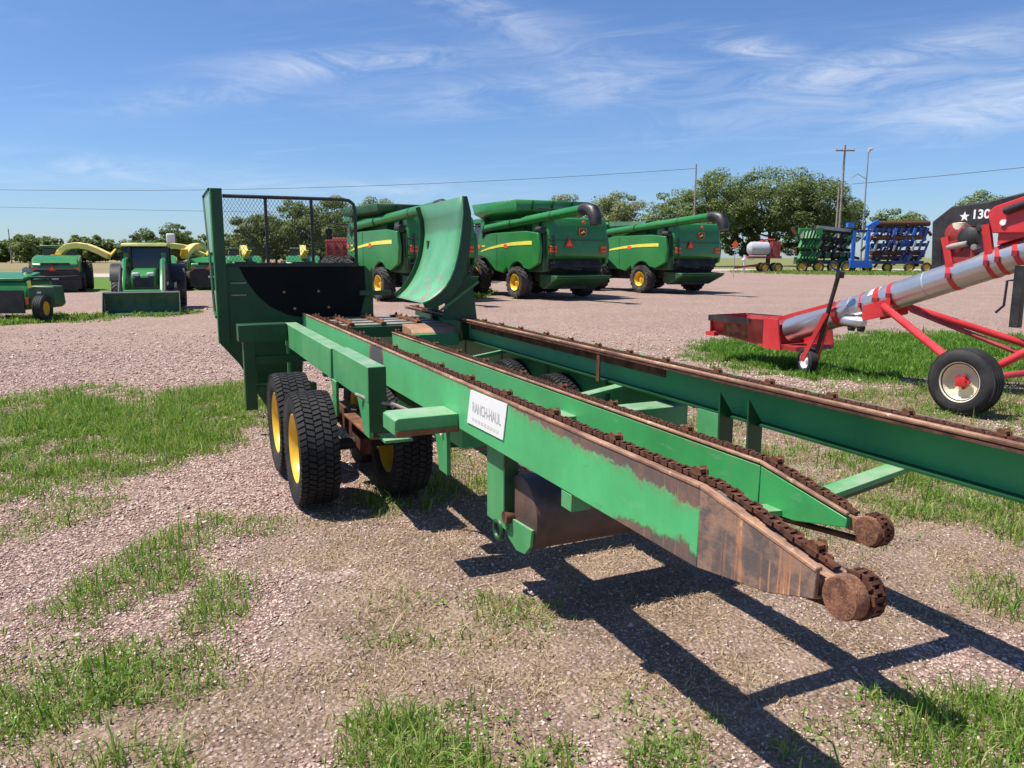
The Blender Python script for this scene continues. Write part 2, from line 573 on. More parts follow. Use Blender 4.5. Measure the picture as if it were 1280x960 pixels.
    t.put(b.inputs['Height'], t.math('ADD', t.math('MULTIPLY', n2, 0.5), t.math('MULTIPLY', rm, -1.0)))
    t.l.new(b.outputs[0], bs.inputs['Normal'])
    MATS[name] = m
    return m

def tip_rust():
    m, t, bs = mat_base('tip_rust')
    oc = t.new('ShaderNodeTexCoord').outputs['Object']
    n3 = t.noise(t.scale(oc, (1, 1.6, 2.2)), 4.5, 7, 0.72)
    st = t.noise(t.scale(oc, (1, 30, 1.0)), 1.5, 5, 0.6)
    n2 = t.noise(oc, 40, 4, 0.7)
    brk = t.noise(oc, 9, 4, 0.6)
    c = t.mix(t.sstep(n3, 0.40, 0.60), (0.105, 0.082, 0.074), (0.27, 0.165, 0.110))
    c = t.mix(t.math('MULTIPLY', t.sstep(n3, 0.56, 0.70), 0.85), c, (0.36, 0.155, 0.075))
    c = t.mix(t.math('MULTIPLY', t.sstep(st, 0.53, 0.60), t.sstep(brk, 0.34, 0.50)), c, (0.40, 0.18, 0.085))
    c = t.mix(t.math('MULTIPLY', t.sstep(st, 0.63, 0.66), t.sstep(brk, 0.42, 0.55)), c, (0.62, 0.46, 0.31))
    t.put(bs.inputs['Base Color'], c)
    bs.inputs['Roughness'].default_value = 0.72
    b = t.new('ShaderNodeBump')
    b.inputs['Strength'].default_value = 0.5
    b.inputs['Distance'].default_value = 0.004
    t.l.new(n2, b.inputs['Height'])
    t.l.new(b.outputs[0], bs.inputs['Normal'])
    MATS['tip_rust'] = m
tip_rust()

def sheet_paint():
    """deflector: pale scuffed green with bare brown scuffs on the lower half"""
    m, t, bs = mat_base('deflector_paint')
    oc = t.new('ShaderNodeTexCoord').outputs['Object']
    sp = t.new('ShaderNodeSeparateXYZ')
    t.l.new(oc, sp.inputs[0])
    n1 = t.noise(oc, 2.0, 4, 0.6)
    n3 = t.noise(t.scale(oc, (1, 1, 2.5)), 5.0, 7, 0.75)
    c = t.mix(t.sstep(n1, 0.3, 0.7), (0.070, 0.30, 0.125), (0.125, 0.40, 0.195))
    c = t.mix(t.math('MULTIPLY', t.sstep(t.math('ADD', sp.outputs[2], t.math('MULTIPLY', n3, 0.12)), 1.86, 1.93), 0.75), c, (0.075, 0.185, 0.100))
    low = t.sstep(sp.outputs[2], 1.75, 1.2)
    sc = t.math('MULTIPLY', t.sstep(n3, 0.50, 0.57), low)
    c = t.mix(sc, c, t.mix(n1, (0.16, 0.12, 0.10), (0.34, 0.27, 0.23)))
    t.put(bs.inputs['Base Color'], c)
    bs.inputs['Roughness'].default_value = 0.42
    MATS['deflector_paint'] = m
sheet_paint()

def leaf_mat(name, a, b, c3, rough=0.6, trans=0.25):
    m, t, bs = mat_base(name)
    g = t.new('ShaderNodeNewGeometry')
    col = t.ramp(g.outputs['Random Per Island'], [(0.0, a), (0.55, b), (1.0, c3)])
    t.put(bs.inputs['Base Color'], col)
    bs.inputs['Roughness'].default_value = rough
    bs.inputs['Specular IOR Level'].default_value = 0.3
    tr = t.new('ShaderNodeBsdfTranslucent')
    t.put(tr.inputs[0], t.mix(1.0, col, (1.15, 1.25, 0.6), 'MULTIPLY'))
    mx = t.new('ShaderNodeMixShader')
    mx.inputs[0].default_value = trans
    t.l.new(bs.outputs[0], mx.inputs[1])
    t.l.new(tr.outputs[0], mx.inputs[2])
    t.l.new(mx.outputs[0], t.n['Material Output'].inputs[0])
    MATS[name] = m
leaf_mat('grass_blades', (0.080, 0.165, 0.020), (0.175, 0.305, 0.045), (0.40, 0.41, 0.15), trans=0.38)
leaf_mat('grass_lush', (0.080, 0.180, 0.018), (0.130, 0.270, 0.034), (0.20, 0.33, 0.06), trans=0.35)
leaf_mat('grass_dry', (0.25, 0.165, 0.095), (0.38, 0.280, 0.165), (0.52, 0.41, 0.26), trans=0.15)
leaf_mat('leaves_mid', (0.100, 0.145, 0.050), (0.160, 0.210, 0.070), (0.250, 0.285, 0.120), trans=0.35)
leaf_mat('leaves_dark', (0.075, 0.115, 0.042), (0.120, 0.165, 0.058), (0.190, 0.225, 0.090), trans=0.35)
leaf_mat('leaves_pale', (0.150, 0.180, 0.080), (0.230, 0.255, 0.115), (0.330, 0.335, 0.180), trans=0.35)
leaf_mat('stones', (0.20, 0.118, 0.098), (0.47, 0.310, 0.262), (0.74, 0.60, 0.52), rough=0.8, trans=0.0)

# ------------------------------------------------------------------ ground
RNG = np.random.default_rng(11)
def _hash(ix, iy, s):
    n = (ix * 374761393 + iy * 668265263 + s * 974634777) & 0x7fffffff
    n = ((n ^ (n >> 13)) * 1274126177) & 0x7fffffff
    return ((n ^ (n >> 16)) & 0xffff) / 65535.0
def vnoise(x, y, s=0):
    x, y = np.asarray(x, float), np.asarray(y, float)
    ix, iy = np.floor(x).astype(np.int64), np.floor(y).astype(np.int64)
    fx, fy = x - ix, y - iy
    fx, fy = fx * fx * (3 - 2 * fx), fy * fy * (3 - 2 * fy)
    a, b = _hash(ix, iy, s), _hash(ix + 1, iy, s)
    c, d = _hash(ix, iy + 1, s), _hash(ix + 1, iy + 1, s)
    return (a + (b - a) * fx) * (1 - fy) + (c + (d - c) * fx) * fy
def fbm(x, y, s=0):
    return 0.5 * vnoise(x, y, s) + 0.3 * vnoise(x * 2.1, y * 2.1, s + 1) + 0.2 * vnoise(x * 4.3, y * 4.3, s + 2)

def EL(u0, v0, u1, v1):
    """ground ellipse that fills a measured extent"""
    c = G((u0 + u1) / 2, (v0 + v1) / 2)
    n, f = G((u0 + u1) / 2, v1), G((u0 + u1) / 2, v0)
    cy = (n.y + f.y) / 2
    a, b = G(u0, (v0 + v1) / 2), G(u1, (v0 + v1) / 2)
    return (c.x * cy / c.y, cy, abs(b.x - a.x) / 2, (f.y - n.y) / 2)

# grass: extent, blades per square metre, blade height, lushness
GRASS = [
    (EL(-160, 492, 120, 610), 1500, 0.13), (EL(60, 485, 330, 600), 1700, 0.14), (EL(20, 620, 140, 670), 700, 0.07), (EL(-60, 560, 60, 650), 900, 0.10),
    (EL(110, 655, 250, 790), 1100, 0.13), (EL(225, 720, 325, 810), 1300, 0.13), (EL(-80, 790, 180, 915), 2100, 0.11), (EL(150, 800, 300, 880), 1300, 0.10),
    (EL(250, 640, 370, 675), 700, 0.07), (EL(430, 735, 690, 805), 900, 0.08), (EL(395, 885, 690, 1010), 2600, 0.13), (EL(60, 930, 240, 1000), 900, 0.12),
    (EL(745, 860, 890, 930), 1300, 0.09), (EL(780, 900, 890, 990), 2200, 0.10), (EL(1090, 860, 1400, 990), 2300, 0.13),
    (EL(960, 900, 1130, 990), 700, 0.09), (EL(1140, 585, 1420, 690), 1500, 0.13), (EL(930, 555, 1180, 640), 900, 0.10), (EL(960, 640, 1120, 690), 500, 0.07),
    (EL(1230, 720, 1400, 790), 1100, 0.10), (EL(450, 600, 560, 640), 1200, 0.10), (EL(545, 560, 620, 620), 700, 0.08), (EL(800, 505, 960, 560), 500, 0.07),
    (EL(660, 500, 760, 530), 500, 0.07), (EL(1030, 480, 1400, 545), 700, 0.09),
]
GRASS = [((c[0], c[1], c[2] * 1.18, c[3] * 1.18), d, h) for c, d, h in GRASS]
LUSH = [(EL(860, 424, 1180, 478), 1500, 0.12), (EL(1060, 415, 1500, 500), 1500, 0.13), (EL(1180, 425, 1500, 470), 1400, 0.12)]
FARG = [(EL(-40, 393, 140, 405), 260, 0.16), (EL(160, 387, 250, 396), 200, 0.16), (EL(-20, 398, 60, 407), 260, 0.18), (EL(50, 396, 70, 402), 300, 0.2),
        (EL(560, 362, 620, 373), 220, 0.25), (EL(930, 338, 1180, 344), 40, 0.3)]
SOIL = [(EL(100, 830, 520, 960), 1.0), (EL(330, 690, 700, 900), 0.9), (EL(660, 640, 1000, 960), 1.0), (EL(980, 540, 1400, 960), 0.9), (EL(380, 640, 760, 760), 0.75), (EL(560, 720, 1100, 930), 1.0), (EL(900, 620, 1330, 800), 1.0), (EL(380, 790, 700, 880), 0.9),
        (EL(280, 640, 480, 720), 0.55), (EL(1030, 480, 1400, 530), 0.8), (EL(800, 520, 1100, 640), 0.5), (EL(20, 880, 200, 960), 0.8), (EL(430, 560, 760, 680), 0.6)]
SOIL = [((c[0], c[1], c[2] * 1.2, c[3] * 1.2), s) for c, s in SOIL]

def mask(pats, x, y, warp=0.30):
    n = fbm(x * 1.7, y * 1.7, 5) - 0.5
    n2 = fbm(x * 6, y * 6, 9) - 0.5
    out = np.zeros_like(np.asarray(x, float))
    for p in pats:
        cx, cy, rx, ry = p[0]
        r = np.sqrt(((x - cx) / rx) ** 2 + ((y - cy) / ry) ** 2)
        m = np.clip((1.10 - r + warp * 2 * n + 0.6 * n2) / 0.42, 0, 1)
        out = np.maximum(out, m)
    return out

def axis(lo, hi, dense_lo, dense_hi, step, growth=1.09):
    c = list(np.arange(dense_lo, dense_hi + 1e-6, step))
    s = step
    while c[-1] < hi:
        s *= growth
        c.append(c[-1] + s)
    s = step
    f = [c[0]]
    while f[-1] > lo:
        s *= growth
        f.append(f[-1] - s)
    return np.array(f[:0:-1] + c)
gx = axis(-1500, 1500, -7, 7, 0.10, 1.075)
gy = axis(-60, 3000, 1.2, 14, 0.10, 1.05)
XX, YY = np.meshgrid(gx, gy)
zz = (fbm(XX * 0.9, YY * 0.9, 3) - 0.5) * 0.05 + (fbm(XX * 4, YY * 4, 7) - 0.5) * 0.014
zz *= np.clip((26 - YY) / 10, 0, 1) * np.clip((16 - np.abs(XX)) / 6, 0, 1)
nx, ny = len(gx), len(gy)
gme = bpy.data.meshes.new('ground')
gme.vertices.add(nx * ny)
gme.vertices.foreach_set('co', np.stack([XX, YY, zz - 0.012], -1).ravel())
ii = np.arange(nx * ny).reshape(ny, nx)
quads = np.stack([ii[:-1, :-1], ii[:-1, 1:], ii[1:, 1:], ii[1:, :-1]], -1).reshape(-1, 4)
nq = len(quads)
gme.loops.add(nq * 4)
gme.loops.foreach_set('vertex_index', quads.ravel())
gme.polygons.add(nq)
gme.polygons.foreach_set('loop_start', np.arange(nq) * 4)
gme.polygons.foreach_set('loop_total', np.full(nq, 4))
gme.polygons.foreach_set('use_smooth', np.ones(nq, bool))
gme.update()
def gz(x, y):
    z = (fbm(x * 0.9, y * 0.9, 3) - 0.5) * 0.05 + (fbm(x * 4, y * 4, 7) - 0.5) * 0.014
    return z * np.clip((26 - y) / 10, 0, 1) * np.clip((16 - np.abs(x)) / 6, 0, 1) - 0.012
soil = np.zeros_like(XX)
for p, s in SOIL:
    soil = np.maximum(soil, mask([(p,)], XX, YY) * s)
soil = np.maximum(soil, mask(GRASS, XX, YY) * 0.85)
soil = np.maximum(soil, mask(LUSH, XX, YY))
green = np.maximum(mask(LUSH, XX, YY) * 0.9, mask(GRASS, XX, YY) * 0.22)
green = np.maximum(green, mask(FARG, XX, YY) * 0.7)
far = np.clip((YY - 37.5 - (fbm(XX * 0.15, YY * 0.15, 2) - 0.5) * 3) / 1.0, 0, 1)
lawn = far * (XX < -7.5) * np.clip((66 - YY) / 1.5, 0, 1)
road = np.clip((YY - 66) / 1.0, 0, 1) * np.clip((80 - YY) / 2, 0, 1) * np.clip((-8 - XX) / 4, 0, 1)
# pale road and verge on the right beyond the combines
road = np.maximum(road, np.clip((YY - 98) / 4, 0, 1) * np.clip((112 - YY) / 4, 0, 1) * (XX > -8))
lawn = np.maximum(lawn, np.clip((YY - 112) / 4, 0, 1) * (XX > -8))
field = np.clip((YY - 80) / 4, 0, 1) * np.clip((-8 - XX) / 4, 0, 1)
for nm, arr in (('soil', soil), ('green', green), ('lawn', lawn), ('road', road), ('field', field), ('field_right', (XX > -8) * 1.0)):
    a = gme.attributes.new(nm, 'FLOAT', 'POINT')
    a.data.foreach_set('value', arr.ravel().astype(np.float32))

def ground_mat():
    m, t, bs = mat_base('ground_cover')
    oc = t.new('ShaderNodeTexCoord').outputs['Object']
    at = lambda n: t.new('ShaderNodeAttribute', attribute_name=n).outputs['Fac']
    big = t.noise(oc, 0.35, 5, 0.6)
    mid = t.noise(oc, 2.2, 5, 0.65)
    fin = t.noise(oc, 60, 4, 0.7)
    v = t.new('ShaderNodeTexVoronoi', feature='F1')
    t.l.new(oc, v.inputs['Vector'])
    v.inputs['Scale'].default_value = 52
    sepc = t.new('ShaderNodeSeparateColor')
    t.l.new(v.outputs['Color'], sepc.inputs[0])
    stone = t.ramp(sepc.outputs[0], [(0.0, (0.19, 0.118, 0.095)), (0.45, (0.47, 0.325, 0.265)), (0.8, (0.61, 0.450, 0.370)), (1.0, (0.70, 0.57, 0.50))])
    gap = t.sstep(v.outputs['Distance'], 0.62, 0.40)
    grav = t.mix(gap, (0.19, 0.125, 0.105), stone)
    grav = t.mix(t.math('MULTIPLY', t.sstep(big, 0.35, 0.7), 0.30), grav, (0.47, 0.345, 0.280))
    sp1 = t.noise(oc, 9, 5, 0.8)
    sp2 = t.noise(oc, 3.0, 5, 0.8)
    grav = t.mix(t.math('MULTIPLY', t.sstep(sp1, 0.56, 0.40), 0.55), grav, (0.17, 0.112, 0.092))
    grav = t.mix(t.math('MULTIPLY', t.sstep(sp2, 0.52, 0.68), 0.35), grav, (0.58, 0.45, 0.38))
    v2 = t.new('ShaderNodeTexVoronoi', feature='F1')
    t.l.new(oc, v2.inputs['Vector'])
    v2.inputs['Scale'].default_value = 95
    dirt = t.mix(t.sstep(mid, 0.3, 0.7), (0.150, 0.098, 0.070), (0.290, 0.205, 0.150))
    dirt = t.mix(t.math('MULTIPLY', t.sstep(t.noise(oc, 0.9, 4, 0.6), 0.50, 0.66), 0.75), dirt, (0.125, 0.085, 0.062))
    dirt = t.mix(t.sstep(fin, 0.46, 0.80), dirt, (0.40, 0.300, 0.220))
    sc2 = t.new('ShaderNodeSeparateColor')
    t.l.new(v2.outputs['Color'], sc2.inputs[0])
    dirt = t.mix(t.math('MULTIPLY', t.sstep(sc2.outputs[1], 0.82, 0.9), 0.8), dirt, (0.45, 0.35, 0.31))
    so = t.math('ADD', at('soil'), t.math('MULTIPLY', t.math('SUBTRACT', mid, 0.5), 0.9))
    c = t.mix(t.sstep(so, 0.32, 0.62), grav, dirt)
    gr = t.mix(fin, (0.050, 0.085, 0.018), (0.105, 0.155, 0.040))
    go = t.math('ADD', at('green'), t.math('MULTIPLY', t.math('SUBTRACT', mid, 0.5), 0.9))
    c = t.mix(t.math('MULTIPLY', t.sstep(go, 0.25, 0.8), 0.9), c, gr)
    lw = t.mix(t.noise(oc, 0.8, 5, 0.7), (0.075, 0.155, 0.020), (0.12, 0.21, 0.035))
    lw = t.mix(at('field_right'), lw, (0.17, 0.175, 0.065))
    c = t.mix(at('lawn'), c, lw)
    c = t.mix(at('road'), c, (0.46, 0.41, 0.36))
    fd = t.mix(t.sstep(t.noise(t.scale(oc, (0.02, 0.12, 1)), 1.0, 4, 0.6), 0.35, 0.65), (0.28, 0.21, 0.125), (0.18, 0.17, 0.07))
    c = t.mix(at('field'), c, fd)
    t.put(bs.inputs['Base Color'], c)
    bs.inputs['Roughness'].default_value = 0.92
    bs.inputs['Specular IOR Level'].default_value = 0.2
    b = t.new('ShaderNodeBump')
    b.inputs['Strength'].default_value = 0.9
    b.inputs['Distance'].default_value = 0.018
    t.put(b.inputs['Height'], t.math('SUBTRACT', t.math('MULTIPLY', fin, 0.5), v.outputs['Distance']))
    t.l.new(b.outputs[0], bs.inputs['Normal'])
    return m
gme.materials.append(ground_mat())
ground = bpy.data.objects.new('ground', gme)
COL.objects.link(ground)
tag(ground, 'pink crushed stone yard with bare soil, far lawn, pale road and stubble field', 'ground', kind='structure')

def np_mesh(name, verts, loops, starts, totals, mat, smooth=False):
    me = bpy.data.meshes.new(name)
    me.vertices.add(len(verts))
    me.vertices.foreach_set('co', verts.astype(np.float32).ravel())
    me.loops.add(len(loops))
    me.loops.foreach_set('vertex_index', loops.astype(np.int32))
    me.polygons.add(len(starts))
    me.polygons.foreach_set('loop_start', starts.astype(np.int32))
    me.polygons.foreach_set('loop_total', totals.astype(np.int32))
    if smooth:
        me.polygons.foreach_set('use_smooth', np.ones(len(starts), bool))
    me.update(calc_edges=True)
    me.materials.append(mat)
    return me

def keep_clear(x, y):
    """true where no blade may stand: under the tyres"""
    ca, sa = math.cos(ALPHA), math.sin(ALPHA)
    d, tt = x * ca + y * sa, -x * sa + y * ca
    k = np.zeros_like(x, bool)
    for wd in (0.84, 1.44, 2.70, 3.30):
        for wt in (5.02, 5.86):
            k |= (np.abs(d - wd) < 0.13) & (np.abs(tt - wt) < 0.22)
    return k
ALPHA = math.radians(24.58)

def blades(name, label, pats, mat, width=0.0065, lean=0.55, seed=1, hvar=0.6, thin=1.0, hs=1.0):
    rg = np.random.default_rng(seed)
    P, Hh = [], []
    for (cx, cy, rx, ry), dens, hh in pats:
        n = int(min(4 * rx * ry * 1.7 * dens * thin, 110000))
        x = cx + rg.uniform(-1.3, 1.3, n) * rx
        y = cy + rg.uniform(-1.3, 1.3, n) * ry
        mk = mask([((cx, cy, rx, ry),)], x, y)
        cl = fbm(x * 3.3, y * 3.3, seed + 31)                  # tufts
        ok = (rg.uniform(0, 1, n) < mk * np.clip((cl - 0.26) * 3.6, 0.08, 1)) & (y > 1.2) & ~keep_clear(x, y)
        P.append(np.stack([x[ok], y[ok]], -1))
        Hh.append(hh * (0.45 + 0.75 * np.clip((cl[ok] - 0.3) * 2.2, 0, 1)) * (0.5 + 0.5 * mk[ok]))
    P = np.concatenate(P)
    Hh = np.concatenate(Hh)
    n = len(P)
    h = hs * Hh * np.exp(rg.normal(0, hvar * 0.6, n)).clip(0.35, 2.1)
    a = rg.uniform(0, 2 * np.pi, n)
    la = rg.uniform(0, 2 * np.pi, n)
    le = lean * np.abs(rg.normal(0.6, 0.5, n))
    wd = width * rg.uniform(0.6, 1.4, n) * (1 + P[:, 1] * 0.05)
    base = np.stack([P[:, 0], P[:, 1], gz(P[:, 0], P[:, 1]) - 0.004], -1)
    side = np.stack([np.cos(a), np.sin(a), np.zeros(n)], -1) * wd[:, None] / 2
    ld = np.stack([np.cos(la), np.sin(la), np.zeros(n)], -1)
    mid = base + ld * (h * le * 0.35)[:, None] + np.array([0, 0, 1.0]) * (h * 0.6)[:, None]
    tip = base + ld * (h * le * 1.05)[:, None] + np.array([0, 0, 1.0]) * (h * (1.02 - 0.28 * np.clip(le, 0, 1.6)))[:, None]
    V = np.stack([base - side, base + side, mid + side * 0.75, mid - side * 0.75, tip], 1).reshape(-1, 3)
    i0 = np.arange(n)[:, None] * 5
    L = (i0 + np.array([0, 1, 2, 3, 3, 2, 4])).ravel()
    st = (np.arange(n)[:, None] * 7 + np.array([0, 4])).ravel()
    to = np.tile([4, 3], n)
    o = bpy.data.objects.new(name, np_mesh(name, V, L, st, to, mat))
    COL.objects.link(o)
    tag(o, label, 'grass', kind='stuff')
    return o

blades('weedy_grass', 'green weedy grass tufts growing through the gravel and soil', GRASS, MATS['grass_blades'], 0.0048, 1.0, 3, thin=2.6, hs=0.62)
TALL = [(p[0], 45, p[2] * 1.5) for p in GRASS]
blades('tall_weeds', 'scattered taller darker grass stalks standing in the tufts', TALL, MATS['grass_blades'], 0.0060, 0.7, 13)
blades('mown_grass', 'bright green grass strip under the red grain conveyor', LUSH, MATS['grass_lush'], 0.008, 0.9, 4, thin=1.7, hs=0.75)
blades('verge_grass', 'sparse grass strips growing around the parked machines', FARG, MATS['grass_blades'], 0.014, 0.8, 5, thin=2.0, hs=0.6)
DRY = [(p[0], 2000 * p[1], 0.022) for p in SOIL] + [(p[0], 500, 0.036) for p in GRASS]
blades('dry_grass', 'flattened dry tan grass litter on the bare soil', DRY, MATS['grass_dry'], 0.0038, 2.6, 6)

def low_weeds(seed=21):
    rg = np.random.default_rng(seed)
    P = []
    for (cx, cy, rx, ry), dens, hh in GRASS:
        n = int(min(4 * rx * ry * 1.5 * dens * 0.55, 16000))
        x = cx + rg.uniform(-1.3, 1.3, n) * rx
        y = cy + rg.uniform(-1.3, 1.3, n) * ry
        mk = mask([((cx, cy, rx, ry),)], x, y)
        cl = fbm(x * 4.1, y * 4.1, 61)
        ok = (rg.uniform(0, 1, n) < mk * np.clip((cl - 0.45) * 5, 0, 1)) & (y > 1.2) & ~keep_clear(x, y)
        P.append(np.stack([x[ok], y[ok], gz(x[ok], y[ok]) + rg.uniform(0.004, 0.05, ok.sum())], -1))
    P = np.concatenate(P)
    n = len(P)
    nr = rg.normal(0, 0.45, (n, 3)) + np.array([0, 0, 1.0])
    nr /= np.linalg.norm(nr, axis=1)[:, None]
    a = rg.normal(0, 1, (n, 3))
    t1 = np.cross(nr, a)
    t1 /= np.linalg.norm(t1, axis=1)[:, None]
    t2 = np.cross(nr, t1)
    s = (0.009 * rg.uniform(0.5, 1.6, n) * (1 + P[:, 1] * 0.05))[:, None]
    V = np.stack([P - t1 * s, P - t2 * s * 0.55, P + t1 * s, P + t2 * s * 0.55], 1).reshape(-1, 3)
    o = bpy.data.objects.new('low_weeds', np_mesh('low_weeds', V, np.arange(n * 4), np.arange(n) * 4, np.full(n, 4), MATS['grass_lush']))
    COL.objects.link(o)
    tag(o, 'low broadleaf weeds matted between the grass tufts', 'weeds', kind='stuff')
low_weeds()

def scatter_stones(seed=8):
    rg = np.random.default_rng(seed)
    pts, size = [], []
    # nearer than 9 m: single stones, thinner further out
    for y0, y1, dens, smin, smax in ((1.6, 4.5, 4600, 0.004, 0.0125), (4.5, 7.5, 1900, 0.006, 0.016), (7.5, 10.5, 560, 0.010, 0.024), (10.5, 13.5, 300, 0.012, 0.026), (13.5, 18, 110, 0.014, 0.03)):
        half = (y1 * 0.72 + 0.4)
        n = int((y1 - y0) * 2 * half * dens)
        x = rg.uniform(-half, half, n)
        y = rg.uniform(y0, y1, n)
        so = np.zeros(n)
        for p, s in SOIL:
            so = np.maximum(so, mask([(p,)], x, y) * s)
        so = np.maximum(so, mask(LUSH, x, y))
        ok = (np.abs(x) < y * 0.72 + 0.4) & (rg.uniform(0, 1, n) < np.clip((18.5 - y) / 6, 0, 1)) & (rg.uniform(0, 1, n) < np.clip(1.05 - so, 0.12, 1) * np.clip(fbm(x * 2.4, y * 2.4, 40) * 1.9, 0.2, 1)) & ~keep_clear(x, y)
        pts.append(np.stack([x[ok], y[ok]], -1))
        s_ = smin + (smax - smin) * rg.beta(1.5, 3.2, ok.sum())
        s_ *= np.where(rg.uniform(0, 1, ok.sum()) < 0.015, 1.8, 1)
        size.append(s_)
    P = np.concatenate(pts)
    S = np.concatenate(size)
    n = len(P)
    oct_ = np.array([[1, 0, 0], [-1, 0, 0], [0, 1, 0], [0, -1, 0], [0, 0, 1], [0, 0, -1]], float)
    V = oct_[None] * rg.uniform(0.55, 1.25, (n, 6, 1)) + rg.normal(0, 0.22, (n, 6, 3))
    V *= np.stack([rg.uniform(0.8, 1.4, n), rg.uniform(0.7, 1.1, n), rg.uniform(0.4, 0.8, n)], -1)[:, None]
    a = rg.uniform(0, 2 * np.pi, n)
    ca, sa = np.cos(a)[:, None], np.sin(a)[:, None]
    V = np.stack([V[..., 0] * ca - V[..., 1] * sa, V[..., 0] * sa + V[..., 1] * ca, V[..., 2]], -1) * S[:, None, None]
    V += np.stack([P[:, 0], P[:, 1], gz(P[:, 0], P[:, 1]) + S * 0.22], -1)[:, None]
    F = np.array([[0, 2, 4], [2, 1, 4], [1, 3, 4], [3, 0, 4], [2, 0, 5], [1, 2, 5], [3, 1, 5], [0, 3, 5]])
    L = (np.arange(n)[:, None, None] * 6 + F).ravel()
    o = bpy.data.objects.new('gravel', np_mesh('gravel', V.reshape(-1, 3), L, np.arange(n * 8) * 3, np.full(n * 8, 3), MATS['stones']))
    COL.objects.link(o)
    tag(o, 'loose angular pink gravel stones lying on the yard', 'gravel', kind='stuff')
    print('stones', n)
scatter_stones()

# ------------------------------------------------------------------ shared wheels
def road_tyre_mesh(R, W, n=58):
    mb = MB()
    h = W / 2
    mb.lathe([(R * 0.60, -h * 0.80), (R * 0.66, -h * 0.92), (R * 0.80, -h), (R * 0.92, -h * 0.97), (R * 0.962, -h * 0.86), (R * 0.968, 0), (R * 0.962, h * 0.86), (R * 0.92, h * 0.97), (R * 0.80, h), (R * 0.66, h * 0.92), (R * 0.60, h * 0.80)], 56, cap=False)
    rows = [(-0.99, -0.66), (-0.60, -0.24), (-0.18, 0.18), (0.24, 0.60), (0.66, 0.99)]
    for k in range(n):
        for j, (a, b) in enumerate(rows):
            t0 = 2 * math.pi * (k + 0.5 * (j % 2)) / n
            dt = 2 * math.pi / n * 0.40
            sk = dt * 0.45 * (1 if j % 2 else -1)
            vs = []
            for rr, sh in ((R * 0.945, 1.0), (R, 0.86)):
                for xx, tt in ((a * h, t0 - dt * sh - sk), (b * h, t0 - dt * sh + sk), (b * h, t0 + dt * sh + sk), (a * h, t0 + dt * sh - sk)):
                    r2 = rr - (R * 0.022 if abs(xx) > h * 0.9 else 0)
                    vs.append((xx, r2 * math.cos(tt), r2 * math.sin(tt)))
            mb.add(vs, [(0, 3, 2, 1), (4, 5, 6, 7), (0, 1, 5, 4), (1, 2, 6, 5), (2, 3, 7, 6), (3, 0, 4, 7)])
    return mb.mesh('tyre', 30)

def lug_tyre_mesh(R, W, n=20, rib=False):
    mb = MB()
    h = W / 2
    q = 0.95 if not rib else 0.985
    mb.lathe([(R * 0.54, -h * 0.72), (R * 0.64, -h * 0.92), (R * 0.80, -h), (R * 0.90, -h * 0.92), (R * q * 0.985, -h * 0.7), (R * q, 0), (R * q * 0.985, h * 0.7), (R * 0.90, h * 0.92), (R * 0.80, h), (R * 0.64, h * 0.92), (R * 0.54, h * 0.72)], 40, cap=False)
    if rib:
        for xx in (-0.6, -0.2, 0.2, 0.6):
            mb.lathe([(R * 0.97, (xx - 0.13) * h), (R, (xx - 0.11) * h), (R, (xx + 0.11) * h), (R * 0.97, (xx + 0.13) * h)], 40, cap=False)
        return mb.mesh('tyre', 35)
    for k in range(n):
        for s in (-1, 1):
            t0 = 2 * math.pi * (k + (0.5 if s > 0 else 0)) / n
            vs = []
            for rr in (R * 0.90, R * 1.0):
                for xf, dt in ((0.06, 0.16), (0.97, -0.09)):
                    for e in (-0.05, 0.05):
                        tt = t0 + (dt + e) * 1.3
                        r2 = rr * (0.965 if xf > 0.5 else 1)
                        vs.append((s * xf * h, r2 * math.cos(tt), r2 * math.sin(tt)))
            mb.add(vs, [(0, 1, 3, 2), (4, 6, 7, 5), (0, 4, 5, 1), (2, 3, 7, 6), (0, 2, 6, 4), (1, 5, 7, 3)])
    return mb.mesh('tyre', 30)

def rim_mesh(R, W, dish=0.3, side=-1, n=36, q=0.62):
    """steel wheel disc with a deep dish on the outer side"""
    mb = MB()
    h = W / 2
    s = side
    R = R * q / 0.62
    mb.lathe([(R * 0.62, s * h * 0.84), (R * 0.60, s * h * 0.86), (R * 0.575, s * h * 0.80), (R * 0.53, s * h * 0.55), (R * 0.50, s * h * (0.55 - dish)), (R * 0.40, s * h * (0.42 - dish)),
              (R * 0.24, s * h * (0.5 - dish)), (R * 0.22, s * h * (0.56 - dish)), (R * 0.10, s * h * (0.56 - dish)), (R * 0.09, s * h * (0.8 - dish)), (0.0001, s * h * (0.82 - dish))], n, cap=False)
    mb.lathe([(R * 0.61, -s * h * 0.80), (R * 0.52, -s * h * 0.6), (R * 0.48, -s * h * 0.25), (0.0001, -s * h * 0.22)], n, cap=False)
    return mb.mesh('rim', 35)

def bolts_mesh(R, W, dish, side, n=8):
    mb = MB()
    for k in range(n):
        t = 2 * math.pi * k / n
        mb.lathe([(R * 0.03, side * W / 2 * (0.5 - dish)), (R * 0.03, side * W / 2 * (0.66 - dish)), (0.0001, side * W / 2 * (0.68 - dish))], 6, (0, R * 0.165 * math.cos(t), R * 0.165 * math.sin(t)))
    return mb.mesh('wheel_bolts', 30)

def wheel(parent, loc, tyre, rim, tm, rm, bolts=None, bm=None, hub=None, name='wheel', rz=0):
    e = empty(name, parent, loc, (random.uniform(0, 3), 0, 0) if not rz else (0, 0, rz))
    link('tyre', tyre, tm, e)
    link('rim', rim, rm, e)
    if bolts:
        link('wheel_bolts', bolts, bm, e)
    return e

